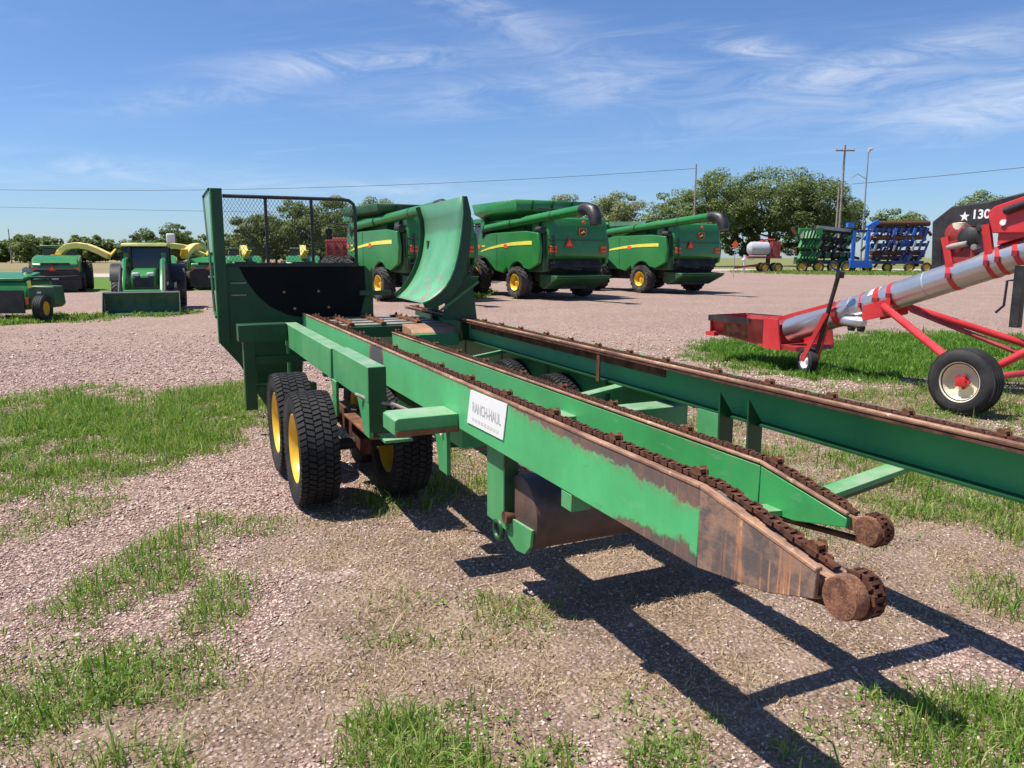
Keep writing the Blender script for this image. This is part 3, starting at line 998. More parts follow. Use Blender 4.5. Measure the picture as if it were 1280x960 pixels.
# ------------------------------------------------------------------ the bale hauler
random.seed(4)
OFF = (2.07, 5.0, 0.0)
ca, sa = math.cos(ALPHA), math.sin(ALPHA)
TR = thing('bale_hauler', 'long green bale hauler trailer with three rusty chain rails and a mesh headboard', 'trailer',
           (OFF[0] * ca - OFF[1] * sa, OFF[0] * sa + OFF[1] * ca, 0.0), ALPHA)
TR.rotation_euler = (math.radians(0.55), 0, ALPHA)
def tm():
    return MB(OFF)
def tp(name, mb, mat, parent=None, **kw):
    return obj(name, mb, MATS[mat], parent or TR, **kw)

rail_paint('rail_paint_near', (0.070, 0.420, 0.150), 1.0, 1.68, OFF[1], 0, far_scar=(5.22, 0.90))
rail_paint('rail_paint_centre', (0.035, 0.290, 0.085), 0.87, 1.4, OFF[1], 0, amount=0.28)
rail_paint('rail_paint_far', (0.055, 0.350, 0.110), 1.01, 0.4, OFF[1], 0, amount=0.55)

def side_poly(tb, tt, top, bot, far, tip_top, tip_bot, kb):
    return [(far, bot), (far, top), (tb, top), (tt, tip_top), (tt, tip_bot), (kb, bot)]

# left rail: a channel with its back to the sun side
A0, A1, AT, AB, AF = 1.345, 1.452, 1.0, 0.752, 8.48
lr = tp('rail', tm().prism([(AF, AB), (AF, AT), (1.68, AT), (1.68, AB + 0.004)], 'yz', A0, A0 + 0.012), 'rail_paint_near', bevel=0.003)
lr['label'] = 'sunlit green rail with white sign and rusted tip'
tp('rail_top', tm().box(A0 + 0.012, A1, 1.68, AF, AT - 0.030, AT - 0.018), 'rust_dark', lr)
tp('rail_bottom', tm().box(A0 + 0.012, A1, 1.72, AF, AB, AB + 0.010), 'hauler_green_shaded', lr)
tip = tm()
tip.prism([(1.679, AT - 0.002), (1.25, 0.922), (1.25, 0.848), (1.40, 0.800), (1.679, AB + 0.006)], 'yz', A0 - 0.001, A0 + 0.013)
tip.prism([(1.679, AT - 0.032), (1.25, 0.894), (1.25, 0.882), (1.679, AT - 0.019)], 'yz', A0 + 0.013, A1)
tip.prism([(1.70, AB), (1.40, 0.797), (1.25, 0.845), (1.25, 0.855), (1.40, 0.808), (1.70, AB + 0.010)], 'yz', A0 + 0.013, A1)
tp('rail_tip', tip, 'tip_rust', lr, bevel=0.003)
# centre rail: a box, lower than the outer two
B0, B1, BT, BB, BF = 2.03, 2.095, 0.868, 0.68, 8.0
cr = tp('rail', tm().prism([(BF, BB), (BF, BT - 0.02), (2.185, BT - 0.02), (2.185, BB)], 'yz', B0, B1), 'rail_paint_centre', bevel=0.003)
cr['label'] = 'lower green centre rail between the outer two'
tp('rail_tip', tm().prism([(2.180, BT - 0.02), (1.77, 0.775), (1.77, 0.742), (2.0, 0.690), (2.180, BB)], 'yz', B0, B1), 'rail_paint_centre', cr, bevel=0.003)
# right rail: a channel that opens towards the centre
C0, C1, CT, CB, CF = 2.60, 2.735, 1.012, 0.795, 8.7
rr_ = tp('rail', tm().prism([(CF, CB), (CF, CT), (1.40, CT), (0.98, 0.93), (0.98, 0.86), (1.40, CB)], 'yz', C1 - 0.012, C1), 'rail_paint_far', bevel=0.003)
rr_['label'] = 'green rail with shaded inner face and rusty chain, far side of the hauler'
tp('rail_top', tm().box(C0, C1 - 0.012, 1.40, CF, CT - 0.030, CT - 0.020), 'rust_dark', rr_)
tp('rail_bottom', tm().box(C0 + 0.06, C1 - 0.012, 1.40, CF, CB, CB + 0.010), 'hauler_green_shaded', rr_)
tp('joint_plate', tm().box(C0 + 0.004, C0 + 0.012, 4.32, 4.36, 0.80, 0.985), 'rust_dark', rr_)
tp('rail_liner', tm().box(C1 - 0.020, C1 - 0.0125, 3.75, 6.9, 0.905, 0.983), 'rust_metal', rr_)

# wear strips along the top left edge of each rail
def wear(parent, pts, d0, d1, th):
    mb = tm()
    for (t0, z0), (t1, z1) in zip(pts[:-1], pts[1:]):
        dz = th
        mb.prism([(t0, z0), (t1, z1), (t1, z1 - dz), (t0, z0 - dz)], 'yz', d0, d1)
    return tp('wear_strip', mb, 'rust_light', parent, bevel=0.003)
wear(lr, [(AF, AT + 0.004), (1.68, AT + 0.004), (1.25, 0.926)], A0 - 0.003, A0 + 0.020, 0.012)
wear(cr, [(BF, BT), (2.185, BT), (1.77, 0.795)], B0 - 0.003, B0 + 0.014, 0.012)
wear(rr_, [(CF, CT + 0.004), (1.40, CT + 0.004), (0.98, 0.934)], C0 - 0.004, C0 + 0.020, 0.013)

# chains: links on the rail tops and round the tail wheels
def link_mesh():
    mb = MB()
    for k in range(3):
        y = (k - 1) * 0.0257
        x = 0.017 if k % 2 else 0.012
        for sd in (-1, 1):
            mb.box(sd * x - 0.0022, sd * x + 0.0022, y - 0.0155, y + 0.0155, -0.009, 0.003 + 0.002 * (k % 2))
        mb.box(-0.014, 0.014, y + 0.008, y + 0.0175, -0.007, 0.002)
    return mb.mesh('chain_link', 0)
LINK = link_mesh()
LINK.materials.append(MATS['rust_dark'])
def lug_mesh():
    mb = MB()
    mb.prism([(-0.020, -0.004), (0.018, -0.004), (0.016, 0.014), (0.004, 0.022), (-0.010, 0.016)], 'yz', -0.018, -0.012)
    mb.prism([(-0.018, -0.004), (0.020, -0.004), (0.012, 0.015), (-0.006, 0.021), (-0.016, 0.010)], 'yz', 0.012, 0.018)
    mb.box(-0.012, 0.012, -0.012, 0.008, 0.0, 0.012)
    return mb.mesh('chain_lug', 0)
LUG = lug_mesh()
LUG.materials.append(MATS['rust_metal'])
def chain(parent, path, d, wheel_c, wheel_r, lugs, pitch=0.077):
    """path of (t, z); then round the tail wheel and under it"""
    pts = [Vector((d, t, z)) for t, z in path]
    mb = tm()
    for p, q in zip(pts[:len(path) - 1], pts[1:len(path)]):
        mb.beam(p - Vector((0, 0, 0.008)), q - Vector((0, 0, 0.008)), 0.024, 0.008)
    nk_ = 12
    for k in range(nk_):
        ph = math.radians(70 + 225 * k / (nk_ - 1))
        c_ = Vector((d, wheel_c[0] + wheel_r * math.cos(ph), wheel_c[1] + wheel_r * math.sin(ph)))
        tg = Vector((0, -math.sin(ph), math.cos(ph)))
        xo = 0.017 if k % 2 else 0.012
        up_ = Vector((0, math.cos(ph), math.sin(ph)))
        for sd in (-1, 1):
            mb.beam(c_ + Vector((sd * xo, 0, 0)) - tg * 0.012, c_ + Vector((sd * xo, 0, 0)) + tg * 0.012, 0.0045, 0.015, up=up_)
        mb.beam(c_ - tg * 0.005 - Vector((0.0, 0, 0)), c_ + tg * 0.005, 0.026, 0.012, up=up_)
    # slack lower strand back under the rail
    e0 = Vector((d, wheel_c[0] + 0.02, wheel_c[1] - wheel_r))
    mb.beam(e0, e0 + Vector((0, 0.42, -0.05)), 0.028, 0.014)
    ch = tp('chain', mb, 'rust_dark', parent)
    acc, i = 0.0, 0
    cur = pts[0]
    k = 0
    nxt_lug = 0.2
    run = 0.0
    for p, q in zip(pts[:-1], pts[1:]):
        seg = (q - p).length
        dr = (q - p).normalized()
        while acc <= seg:
            c = p + dr * acc
            o = link('chain_link', LINK, None, ch)
            o.location = c - Vector(OFF)
            ang = math.atan2(-dr.z, -dr.y)
            o.rotation_euler = (ang + random.uniform(-0.05, 0.05), 0, random.uniform(-0.05, 0.05))
            if run >= nxt_lug and c.y > 1.2:
                g = link('chain_lug', LUG, None, ch)
                g.location = c - Vector(OFF) + Vector((0, 0, 0.008))
                g.rotation_euler = (ang, 0, random.uniform(-0.1, 0.1))
                nxt_lug += lugs
            acc += pitch
            run += pitch
        acc -= seg
    return ch
chain(lr, [(AF, AT - 0.004), (1.68, AT - 0.004), (1.26, 0.916)], A0 + 0.078, (1.192, 0.872), 0.050, 0.46)
chain(cr, [(BF, BT + 0.002), (2.185, BT + 0.002), (1.77, 0.795)], B0 + 0.048, (1.70, 0.752), 0.048, 0.56)
chain(rr_, [(CF, CT - 0.002), (1.42, CT - 0.002), (0.99, 0.92)], C0 + 0.080, (0.92, 0.876), 0.050, 0.40)

# tail wheels: flat rusty discs with a block that carries them
def tail_wheel(parent, d0, d1, t, z, r):
    mb = tm()
    mb.lathe([(0.0001, d0), (r * 0.95, d0), (r, d0 + 0.004), (r, d0 + 0.040), (r * 0.72, d0 + 0.046), (r * 0.72, d1), (0.0001, d1)], 32, (0, t, z), cap=False)
    o = tp('tail_wheel', mb, 'disc_rust', parent)
    tp('guide_disc', tm().lathe([(r * 0.98, d1 - 0.010), (r * 1.02, d1 - 0.006), (r * 1.02, d1 + 0.006), (0.0001, d1 + 0.010)], 28, (0, t, z)), 'rust_dark', o)
    blk = tm()
    blk.box(d0 + 0.012, d0 + 0.050, t + r * 0.80, t + r + 0.045, z - 0.022, z + 0.026)
    tp('bearing_block', blk, 'rust_light', o, bevel=0.003)
    return o
tail_wheel(lr, A0 + 0.012, A0 + 0.10, 1.192, 0.872, 0.051)
tail_wheel(cr, B0 + 0.010, B1 + 0.012, 1.700, 0.752, 0.049)
tail_wheel(rr_, C0 + 0.05, C1 + 0.006, 0.92, 0.876, 0.051)

# sloped ties between the centre rail and the outer rails
for t0, wd in ((2.10, 0.085), (4.17, 0.09), (6.06, 0.035), (7.06, 0.035)):
    tp('cross_tie', tm().beam((B1 - 0.004, t0, 0.700), (C1 - 0.02, t0, 0.792), wd, 0.022 if wd > 0.05 else 0.03), 'hauler_green_light', bevel=0.002)
    tp('cross_tie', tm().beam((B0 + 0.004, t0, 0.700), (A1 - 0.02, t0, 0.748), wd, 0.022 if wd > 0.05 else 0.03), 'hauler_green_light', bevel=0.002)
tp('tie_web', tm().beam((B1, 2.14, 0.665), (C1 - 0.03, 2.14, 0.752), 0.006, 0.075), 'hauler_green_shaded')
# inner side member under the far rail and its stiffeners
tp('side_member', tm().box(2.74, 2.80, 3.7, 8.5, 0.55, 0.80), 'hauler_green', bevel=0.003)
tp('side_member', tm().box(1.375, 1.43, 3.8, 8.5, 0.60, 0.748), 'hauler_green_shaded', bevel=0.003)
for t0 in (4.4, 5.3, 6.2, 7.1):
    tp('stiffener', tm().box(2.735, 2.7385, t0, t0 + 0.05, 0.56, 0.79), 'hauler_green_shaded')
# main cross beams
for t0, d0, d1, z0, z1 in ((3.60, 1.36, 2.78, 0.735, 0.835), (6.4, 1.30, 2.75, 0.50, 0.62), (4.6, 1.43, 2.74, 0.50, 0.62)):
    tp('cross_beam', tm().box(d0, d1, t0, t0 + 0.18, z0 - 0.09 if t0 == 3.6 else z0, z0 + 0.0 if False else (z1 - 0.075 if t0 == 3.6 else z1)), 'hauler_green_light' if t0 == 3.6 else 'hauler_green_shaded', bevel=0.004)
for sd_ in (0, 1):
    a_, b_ = (1.01, 1.344) if not sd_ else (2.81, 3.16)
    st_ = tp('beam_stub', tm().prism([(a_, 0.745), (a_, 0.822), (a_ + 0.02, 0.832), (b_, 0.832), (b_, 0.755)], 'xz', 3.60, 3.82), 'hauler_green_light', bevel=0.004)
    tp('beam_lip', tm().box(a_ + 0.004, b_ - 0.002, 3.592, 3.599, 0.740, 0.768), 'rust_metal', st_)
# hanger posts and the roller they hold under the rails
for d0, nm in ((1.395, 'a'), (2.655, 'c')):
    po = tp('hanger_post', tm().box(d0 + 0.004, d0 + 0.050, 3.13, 3.36, 0.36 if nm == 'a' else 0.52, 0.752 if nm == 'a' else 0.80), 'hauler_green_light', bevel=0.004)
    tp('post_plate', tm().prism([(d0 - 0.075 if nm == 'c' else d0 - 0.01, 0.86 if nm == 'c' else 0.74), (d0 + 0.06, 0.79 if nm == 'c' else 0.74), (d0 + 0.06, 0.36), (d0 - 0.045 if nm == 'c' else d0 - 0.01, 0.42)] if nm == 'a' else
                               [(2.605, 0.935), (2.70, 0.80), (2.70, 0.55), (2.615, 0.55)], 'xz', 3.115, 3.128), 'hauler_green_shaded', po)
    if nm == 'c':
        tp('post_plate', tm().prism([(2.605, 0.935), (2.70, 0.80), (2.70, 0.55), (2.615, 0.55)], 'xz', 2.90, 2.912), 'hauler_green_shaded', po)
paint('roller_skin', (0.075, 0.045, 0.034), 0.6, var=0.5, dust=0.3, scale=4, bump=0.004, dustcol=(0.17, 0.11, 0.08))
ro = tp('roller', tm().lathe([(0.160, 1.43), (0.172, 1.436), (0.172, 2.64), (0.160, 2.646)], 40, (0, 3.05, 0.470)), 'roller_skin')
tp('end_flange', tm().prism([(2.89, 0.44), (2.905, 0.36), (2.96, 0.305), (3.05, 0.290), (3.16, 0.33), (3.20, 0.42)], 'yz', 1.415, 1.429), 'hauler_green_light', ro, bevel=0.002)
tp('axle_pin', tm().lathe([(0.03, 1.385), (0.03, 1.43), (0.0001, 1.43)], 14, (0, 3.12, 0.43)), 'rust_dark', ro)
hk = tm()
hk.tube([(1.40, 3.22 + 0.045 * math.cos(a), 0.335 + 0.045 * math.sin(a)) for a in np.linspace(math.pi * 0.5, math.pi * 2.3, 14)], 0.012, 8)
tp('tie_ring', hk, 'hauler_green_shaded')
tp('rail_tab', tm().box(1.347, 1.43, 2.42, 2.50, 0.685, 0.751), 'hauler_green_light', bevel=0.002)
tp('rail_post', tm().prism([(3.80, 0.835 - 0.08), (3.80, 0.45), (3.93, 0.45), (4.02, 0.755)], 'yz', 1.35, 1.374), 'hauler_green_light', bevel=0.003)
for zc_ in (0.70, 0.672):
    tp('bolt_head', tm().lathe([(0.012, 1.337), (0.012, 1.3495), (0.0001, 1.35)], 8, (0, 3.86, zc_)), 'white_sheet')

# the two box beams above the left wheels, and the same on the right
def side_box(s, dz=0.0):
    D = (lambda d: d) if s < 0 else (lambda d: 2 * OFF[0] - d)
    def bx(mb, d0, d1, *r):
        a, b = sorted((D(d0), D(d1)))
        r = list(r)
        if r[3] > 0.9:
            r[2], r[3] = r[2] + dz, r[3] + dz
        return mb.box(a, b, *r)
    b1 = tp('wheel_beam', bx(tm(), 1.05, 1.16, 5.33, 7.42, 0.765, 0.978), 'hauler_green_light', bevel=0.006)
    b2 = tp('wheel_beam', bx(tm(), 1.062, 1.17, 4.33, 5.30, 0.765, 0.985), 'hauler_green_light', bevel=0.006)
    tp('end_plate', bx(tm(), 1.064, 1.168, 4.318, 4.3285, 0.60, 0.982), 'hauler_green_shaded', b2)  # darker green paints in the shade on this end face
    leg = tm()
    a, b = sorted((D(1.064), D(1.09)))
    leg.prism([(4.335, 0.764), (4.335, 0.56), (4.45, 0.56), (4.62, 0.764)], 'yz', a, b)
    tp('leg_plate', leg, 'hauler_green_light', b2, bevel=0.003)
    tp('leg_plate', bx(tm(), 1.055, 1.075, 5.20, 5.335, 0.52, 0.764), 'hauler_green_light', b1, bevel=0.003)
    tp('leg_plate', bx(tm(), 1.055, 1.075, 7.30, 7.40, 0.40, 0.764), 'hauler_green', b1, bevel=0.003)
    # walking beam and axles
    wb = tp('walking_beam', tm().prism([(4.87, 0.32), (4.87, 0.43), (5.32, 0.56), (5.56, 0.56), (6.01, 0.43), (6.01, 0.32), (5.56, 0.40), (5.32, 0.40)], 'yz', *sorted((D(1.13), D(1.21)))), 'rust_dark', bevel=0.006)
    for t0 in (5.02, 5.86):
        tp('axle', tm().lathe([(0.04, min(D(0.78), D(1.53))), (0.04, max(D(0.78), D(1.53)))], 16, (0, t0, 0.372)), 'dark_parts', wb)
    tp('pivot', tm().lathe([(0.06, min(D(1.06), D(1.34))), (0.06, max(D(1.06), D(1.34)))], 18, (0, 5.44, 0.49)), 'rust_dark', wb)
    return b1
side_box(-1)
side_box(1, -0.20)
cl = tm()
cl.prism([(4.30, 0.56), (4.30, 0.66), (4.34, 0.69), (4.38, 0.66), (4.38, 0.56)], 'yz', 1.235, 1.265)
cl.box(1.13, 1.30, 4.24, 4.42, 0.545, 0.565)
tp('clevis_bracket', cl, 'hauler_green_light', bevel=0.004)
tp('hose', tm().tube([(1.03, 4.50, 0.80), (1.10, 4.36, 0.775), (1.20, 4.28, 0.765), (1.30, 4.20, 0.72), (1.36, 4.10, 0.66)], 0.011, 8), 'worn_steel')
tp('tool_tray', tm().box(1.08, 1.32, 4.36, 5.1, 0.545, 0.56), 'rust_metal', bevel=0.002)

# wheels
RT = road_tyre_mesh(0.372, 0.245)
RIMS = {s: rim_mesh(0.372, 0.245, 0.35, s) for s in (-1, 1)}
BLT = {s: bolts_mesh(0.372, 0.245, 0.35, s) for s in (-1, 1)}
for wd, s in ((0.84, -1), (1.44, 1), (2.70, -1), (3.30, 1)):
    for wt in (5.02, 5.86):
        wh = wheel(TR, Vector((wd, wt, 0.372)) - Vector(OFF), RT, RIMS[s], MATS['tyre_rubber'], MATS['yellow_rim'], BLT[s], MATS['dark_parts'])

# headboard: post, plate with rubber sheet, mesh screen
FT = 8.2
hb = tp('headboard', tm().prism([(0.53, 1.50), (0.53, 0.715), (0.62, 0.60), (0.70, 0.50), (0.78, 0.34), (0.92, 0.09), (1.30, 0.09), (1.35, 0.70), (2.10, 0.85), (2.10, 1.40), (2.02, 1.485)], 'xz', FT, FT + 0.012), 'hauler_green_shaded', bevel=0.002)
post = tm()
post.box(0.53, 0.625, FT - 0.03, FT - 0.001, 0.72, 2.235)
tp('headboard_post', post, 'hauler_green_shaded', hb, bevel=0.004)
tp('post_flange', tm().box(0.515, 0.529, FT - 0.03, FT + 0.06, 0.72, 2.235), 'hauler_green', hb, bevel=0.003)
tp('rubber_sheet', tm().prism([(0.74, 1.492), (0.80, 1.36), (0.90, 1.20), (1.02, 1.08), (1.20, 0.985), (1.40, 0.95), (1.95, 0.95), (2.02, 1.20), (2.01, 1.478)], 'xz', FT - 0.008, FT - 0.0005), 'rubber_sheet', hb)
for d0, z0 in ((1.17, 1.22), (1.52, 1.225), (1.27, 1.05), (1.62, 1.055)):
    tp('bolt_head', tm().lathe([(0.014, FT - 0.018), (0.014, FT - 0.0085), (0.0001, FT - 0.0083)], 10, (d0, 0, z0), 'y'), 'rust_light', hb)
for z0 in (1.20, 1.32):
    tp('grab_rung', tm().tube([(0.66, FT - 0.001, z0), (0.66, FT - 0.05, z0), (0.80, FT - 0.05, z0), (0.80, FT - 0.001, z0)], 0.008, 8), 'worn_steel', hb)
sc_ = tm()
sc_.tube([(0.63, FT, 2.165), (1.80, FT, 2.165), (1.87, FT, 2.155), (1.915, FT, 2.12), (1.93, FT, 2.06), (1.93, FT, 1.49)], 0.018, 10)
scf = tp('screen_frame', sc_, 'black_plastic', hb)
for d0 in (1.03, 1.48):
    tp('screen_bar', tm().box(d0 - 0.014, d0 + 0.014, FT - 0.014, FT + 0.012, 1.49, 2.15), 'black_plastic', scf)
tp('screen_sill', tm().box(0.63, 1.95, FT - 0.016, FT - 0.009, 1.478, 1.515), 'black_plastic', scf)

def diamond(mb, o, ax, ay, W, Hh, cell, r, clip=None):
    """expanded metal: two families of slanted strands in the plane o + a*ax + b*ay"""
    o, ax, ay = Vector(o), Vector(ax), Vector(ay)
    ratio = 1.6
    n = ax.cross(ay).normalized()
    for sgn in (1, -1):
        k = -int(Hh / cell * ratio) - 2
        while k * cell < W + Hh * ratio + cell:
            # strand: a = k*cell + sgn*b*0.62
            pts = []
            a0 = k * cell
            sl = 0.62 * sgn
            lo, hi = 0.0, Hh
            if sl > 0:
                lo, hi = max(lo, (0 - a0) / sl), min(hi, (W - a0) / sl)
            else:
                lo, hi = max(lo, (W - a0) / sl), min(hi, (0 - a0) / sl)
            if clip:
                lo, hi = clip(a0, sl, lo, hi)
            if hi - lo > cell * 0.3:
                mb.beam(o + ax * (a0 + sl * lo) + ay * lo, o + ax * (a0 + sl * hi) + ay * hi, r, r * 0.8, up=n)
            k += 1
mm = tm()
diamond(mm, (0.63, FT, 1.50), (1, 0, 0), (0, 0, 1), 1.30, 0.655, 0.034, 0.0030)
mo = tp('screen_mesh', mm, 'black_plastic', hb, smooth=0)
# swept side wing behind the post
wf = tm()
wf.tube([(0.51, FT + 0.02, 2.225), (0.51, 9.15, 2.215), (0.51, 8.70, 1.60), (0.51, 8.42, 1.02), (0.51, FT + 0.03, 0.98)], 0.014, 8)
wg = tp('side_wing', wf, 'hauler_green_shaded', hb)
wm = tm()
wm.prism([(FT + 0.06, 2.20), (9.10, 2.20), (8.69, 1.62), (FT + 0.06, 1.62)], 'yz', 0.512, 0.516)
paint('wing_sheet', (0.20, 0.40, 0.30), 0.35, var=0.12, dust=0.2, scale=3, bump=0.0, dustcol=(0.4, 0.45, 0.4))
tp('wing_sheet', wm, 'wing_sheet', wg)

# front frame left of the rails
tp('front_beam', tm().box(0.62, 1.045, 7.22, 7.40, 0.83, 0.985), 'hauler_green_shaded', bevel=0.005)  # shade of the front frame is painted in by the darker green
tp('front_leg', tm().box(0.66, 0.76, 7.26, 7.38, 0.20, 0.829), 'hauler_green_shaded', bevel=0.004)
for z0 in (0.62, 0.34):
    tp('front_rung', tm().box(0.761, 1.30, 7.28, 7.36, z0, z0 + 0.07), 'hauler_green_shaded', bevel=0.003)
tp('front_panel', tm().prism([(0.775, 0.33), (0.91, 0.095), (1.35, 0.095), (1.35, 0.33)], 'xz', 7.9, 7.91), 'hauler_green_shaded')

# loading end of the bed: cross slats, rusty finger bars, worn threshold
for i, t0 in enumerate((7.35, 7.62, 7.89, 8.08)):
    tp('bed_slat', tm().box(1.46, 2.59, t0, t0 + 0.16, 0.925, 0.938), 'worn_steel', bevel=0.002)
tp('bed_frame', tm().box(1.455, 2.595, 7.25, 8.19, 0.82, 0.9235), 'hauler_green_shaded')
fm = MB()
fm.box(-0.025, 0.025, -0.42, 0.42, 0, 0.022)
for k in range(5):
    y0 = -0.40 + 0.18 * k
    fm.prism([(y0, 0.022), (y0 + 0.10, 0.022), (y0 + 0.02, 0.055)], 'yz', -0.006, 0.006)
fm.box(-0.055, 0.055, 0.36, 0.42, 0.002, 0.020)
FME = fm.mesh('finger_bar', 30)
FME.materials.append(MATS['rust_metal'])
for d0 in (1.66, 1.98, 2.32):
    o = link('finger_bar', FME, None, TR)
    o.location = Vector((d0, 7.72, 0.94)) - Vector(OFF)
    o.rotation_euler = (0, 0, random.uniform(-0.06, 0.06))
tp('threshold', tm().prism([(6.86, 0.84), (6.86, 0.885), (6.92, 0.925), (7.20, 0.945), (7.20, 0.84)], 'yz', 2.12, 2.58), 'rust_pale', bevel=0.008)
tp('threshold_face', tm().prism([(6.85, 0.76), (6.85, 0.87), (6.8595, 0.88), (6.8595, 0.76)], 'yz', 2.12, 2.57), 'hauler_green_light')

# curved deflector on the far side
prof = [(2.205, 1.165), (2.262, 1.185), (2.323, 1.222), (2.380, 1.265), (2.428, 1.315), (2.475, 1.390), (2.512, 1.475), (2.540, 1.570), (2.565, 1.680), (2.590, 1.850), (2.605, 2.000), (2.603, 2.140)]
T0, T1 = 6.80, 8.10
fprof = [(2.330, 1.150), (2.372, 1.175), (2.420, 1.215), (2.464, 1.262), (2.508, 1.325), (2.552, 1.400), (2.592, 1.490), (2.622, 1.580), (2.645, 1.690), (2.660, 1.820), (2.650, 1.965), (2.612, 2.110)]
dm_ = tm()
NW = 9
vs, fs = [], []
for j in range(NW):
    k = j / (NW - 1)
    for (d, z), (d2, z2) in zip(prof, fprof):
        vs.append((d + (d2 - d) * k, T0 + (T1 - T0) * k, z + (z2 - z) * k))
m_ = len(prof)
for j in range(NW - 1):
    for i in range(m_ - 1):
        fs.append((j * m_ + i, j * m_ + i + 1, (j + 1) * m_ + i + 1, (j + 1) * m_ + i))
dm_.add(vs, fs)
df = tp('deflector', dm_, 'deflector_paint', smooth=60)
sol = df.modifiers.new('solidify', 'SOLIDIFY')
sol.thickness = 0.006
sol.offset = 0
def rib_poly(w):
    out = []
    m = len(prof)
    for i in range(m):
        dx, dz = prof[min(i + 1, m - 1)][0] - prof[max(i - 1, 0)][0], prof[min(i + 1, m - 1)][1] - prof[max(i - 1, 0)][1]
        l = math.hypot(dx, dz)
        k = w * (0.35 + 0.65 * math.sin(math.pi * min(1, i / (m - 1) * 1.0)) ** 0.6) if w > 0.05 else w
        out.append((prof[i][0] + dz / l * k, prof[i][1] - dx / l * k))
    return out
nprof = prof
for t0 in (T0 - 0.012, T1 + 0.001):
    prof = nprof if t0 < T0 else fprof
    op = rib_poly(0.115 if t0 < T0 else 0.02)
    ip_w = -0.012 if t0 < T0 else -0.05
    mb = tm()
    ip = rib_poly(ip_w)
    n = len(prof)
    for i in range(n - 1):
        mb.prism([ip[i], ip[i + 1], op[i + 1], op[i]], 'xz', t0, t0 + 0.011)
    tp('deflector_flange', mb, 'hauler_green_shaded', df)
prof = nprof
mb = tm()
ep = rib_poly(-0.014)
ep2 = rib_poly(-0.002)
for i in range(len(prof) - 1):
    mb.prism([ep[i], ep[i + 1], ep2[i + 1], ep2[i]], 'xz', T0 - 0.03, T0 - 0.0125)
tp('deflector_edge', mb, 'deflector_paint', df)
tp('deflector_brace', tm().beam((2.36, T0 - 0.04, 1.10), (2.74, T0 - 0.04, 1.36), 0.014, 0.022), 'hauler_green', df)
for t0 in (7.0, 7.9):
    tp('deflector_post', tm().beam((2.70, t0, 0.80), (2.66, t0, 1.75), 0.06, 0.08), 'hauler_green_shaded', df)
tp('deflector_gusset', tm().prism([(2.40, 1.0), (2.76, 1.0), (2.70, 1.45), (2.45, 1.19)], 'xz', T0 + 0.05, T0 + 0.06), 'hauler_green_shaded', df)
tp('deflector_stay', tm().beam((2.25, 8.06, 1.20), (1.95, 8.17, 1.20), 0.04, 0.05), 'hauler_green_shaded', df)
# tongue in front of the headboard
tp('tongue', tm().beam((2.07, 8.2, 0.62), (2.07, 10.6, 0.55), 0.16, 0.16), 'hauler_green', bevel=0.006)
tp('hitch', tm().box(1.99, 2.15, 10.6, 10.75, 0.50, 0.60), 'rust_metal', bevel=0.006)
tp('stand_jack', tm().box(1.90, 1.98, 10.1, 10.2, 0.0, 0.75), 'dark_parts', bevel=0.006)

paint('faint_ink_pale', (0.60, 0.60, 0.60), 0.6, var=0.1, bump=0.0)
# white maker's sign on the sunlit rail
sg = tp('sign', tm().prism([(2.99, 0.992), (3.42, 0.984), (3.47, 0.814), (3.035, 0.822)], 'yz', A0 - 0.0055, A0 - 0.0015), 'sign_paint')
R90 = (math.radians(90), 0, math.radians(-90))
text_mesh('sign_lettering', 'RANCH-HAUL', 0.072, MATS['faint_ink'], sg, Vector((A0 - 0.006, 3.225, 0.905)) - Vector(OFF), R90, 0.0004, 0.001, 0.74)
smudge = tm()
for k in range(9):
    smudge.box(A0 - 0.0064, A0 - 0.0058, 3.085 + k * 0.036, 3.110 + k * 0.036, 0.838, 0.856)
tp('faded_print', smudge, 'faint_ink_pale', sg)

# ------------------------------------------------------------------ combines
random.seed(9)
def smv(parent, c, s=0.42, rz=0.0):
    """slow vehicle triangle facing local -y"""
    x, y, z = c
    mb = MB()
    h = s * 0.87
    mb.prism([(x - s / 2, z), (x + s / 2, z), (x + s * 0.08, z + h), (x - s * 0.08, z + h)], 'xz', y - 0.012, y)
    o = obj('warning_triangle', mb, MATS['red_border'], parent)
    mb = MB()
    mb.prism([(x - s * 0.32, z + 0.05), (x + s * 0.32, z + 0.05), (x, z + h * 0.82)], 'xz', y - 0.018, y - 0.0125)
    obj('triangle_face', mb, MATS['smv_orange'], o)
    return o

def deer_badge(parent, c, s=0.34):
    """shield badge: black plate, orange rim, pale leaping shape"""
    x, y, z = c
    o = obj('badge', MB().prism([(x - s / 2, z + s * 0.12), (x - s * 0.36, z - s * 0.42), (x, z - s * 0.5), (x + s * 0.36, z - s * 0.42), (x + s / 2, z + s * 0.12), (x + s * 0.4, z + s * 0.45), (x - s * 0.4, z + s * 0.45)], 'xz', y - 0.012, y), MATS['orange_lamp'], parent)
    obj('badge_plate', MB().prism([(x - s * 0.40, z + s * 0.10), (x - s * 0.30, z - s * 0.36), (x, z - s * 0.43), (x + s * 0.30, z - s * 0.36), (x + s * 0.40, z + s * 0.10), (x + s * 0.32, z + s * 0.36), (x - s * 0.32, z + s * 0.36)], 'xz', y - 0.018, y - 0.0125), MATS['black_plastic'], o)
    obj('badge_animal', MB().prism([(x - s * 0.32, z - s * 0.02), (x - s * 0.05, z + s * 0.10), (x + s * 0.10, z + s * 0.28), (x + s * 0.14, z + s * 0.10), (x + s * 0.34, z - s * 0.06), (x + s * 0.10, z - s * 0.02), (x - s * 0.10, z - s * 0.16), (x - s * 0.28, z - s * 0.14)], 'xz', y - 0.022, y - 0.0185), MATS['stripe_yellow'], o)
    return o

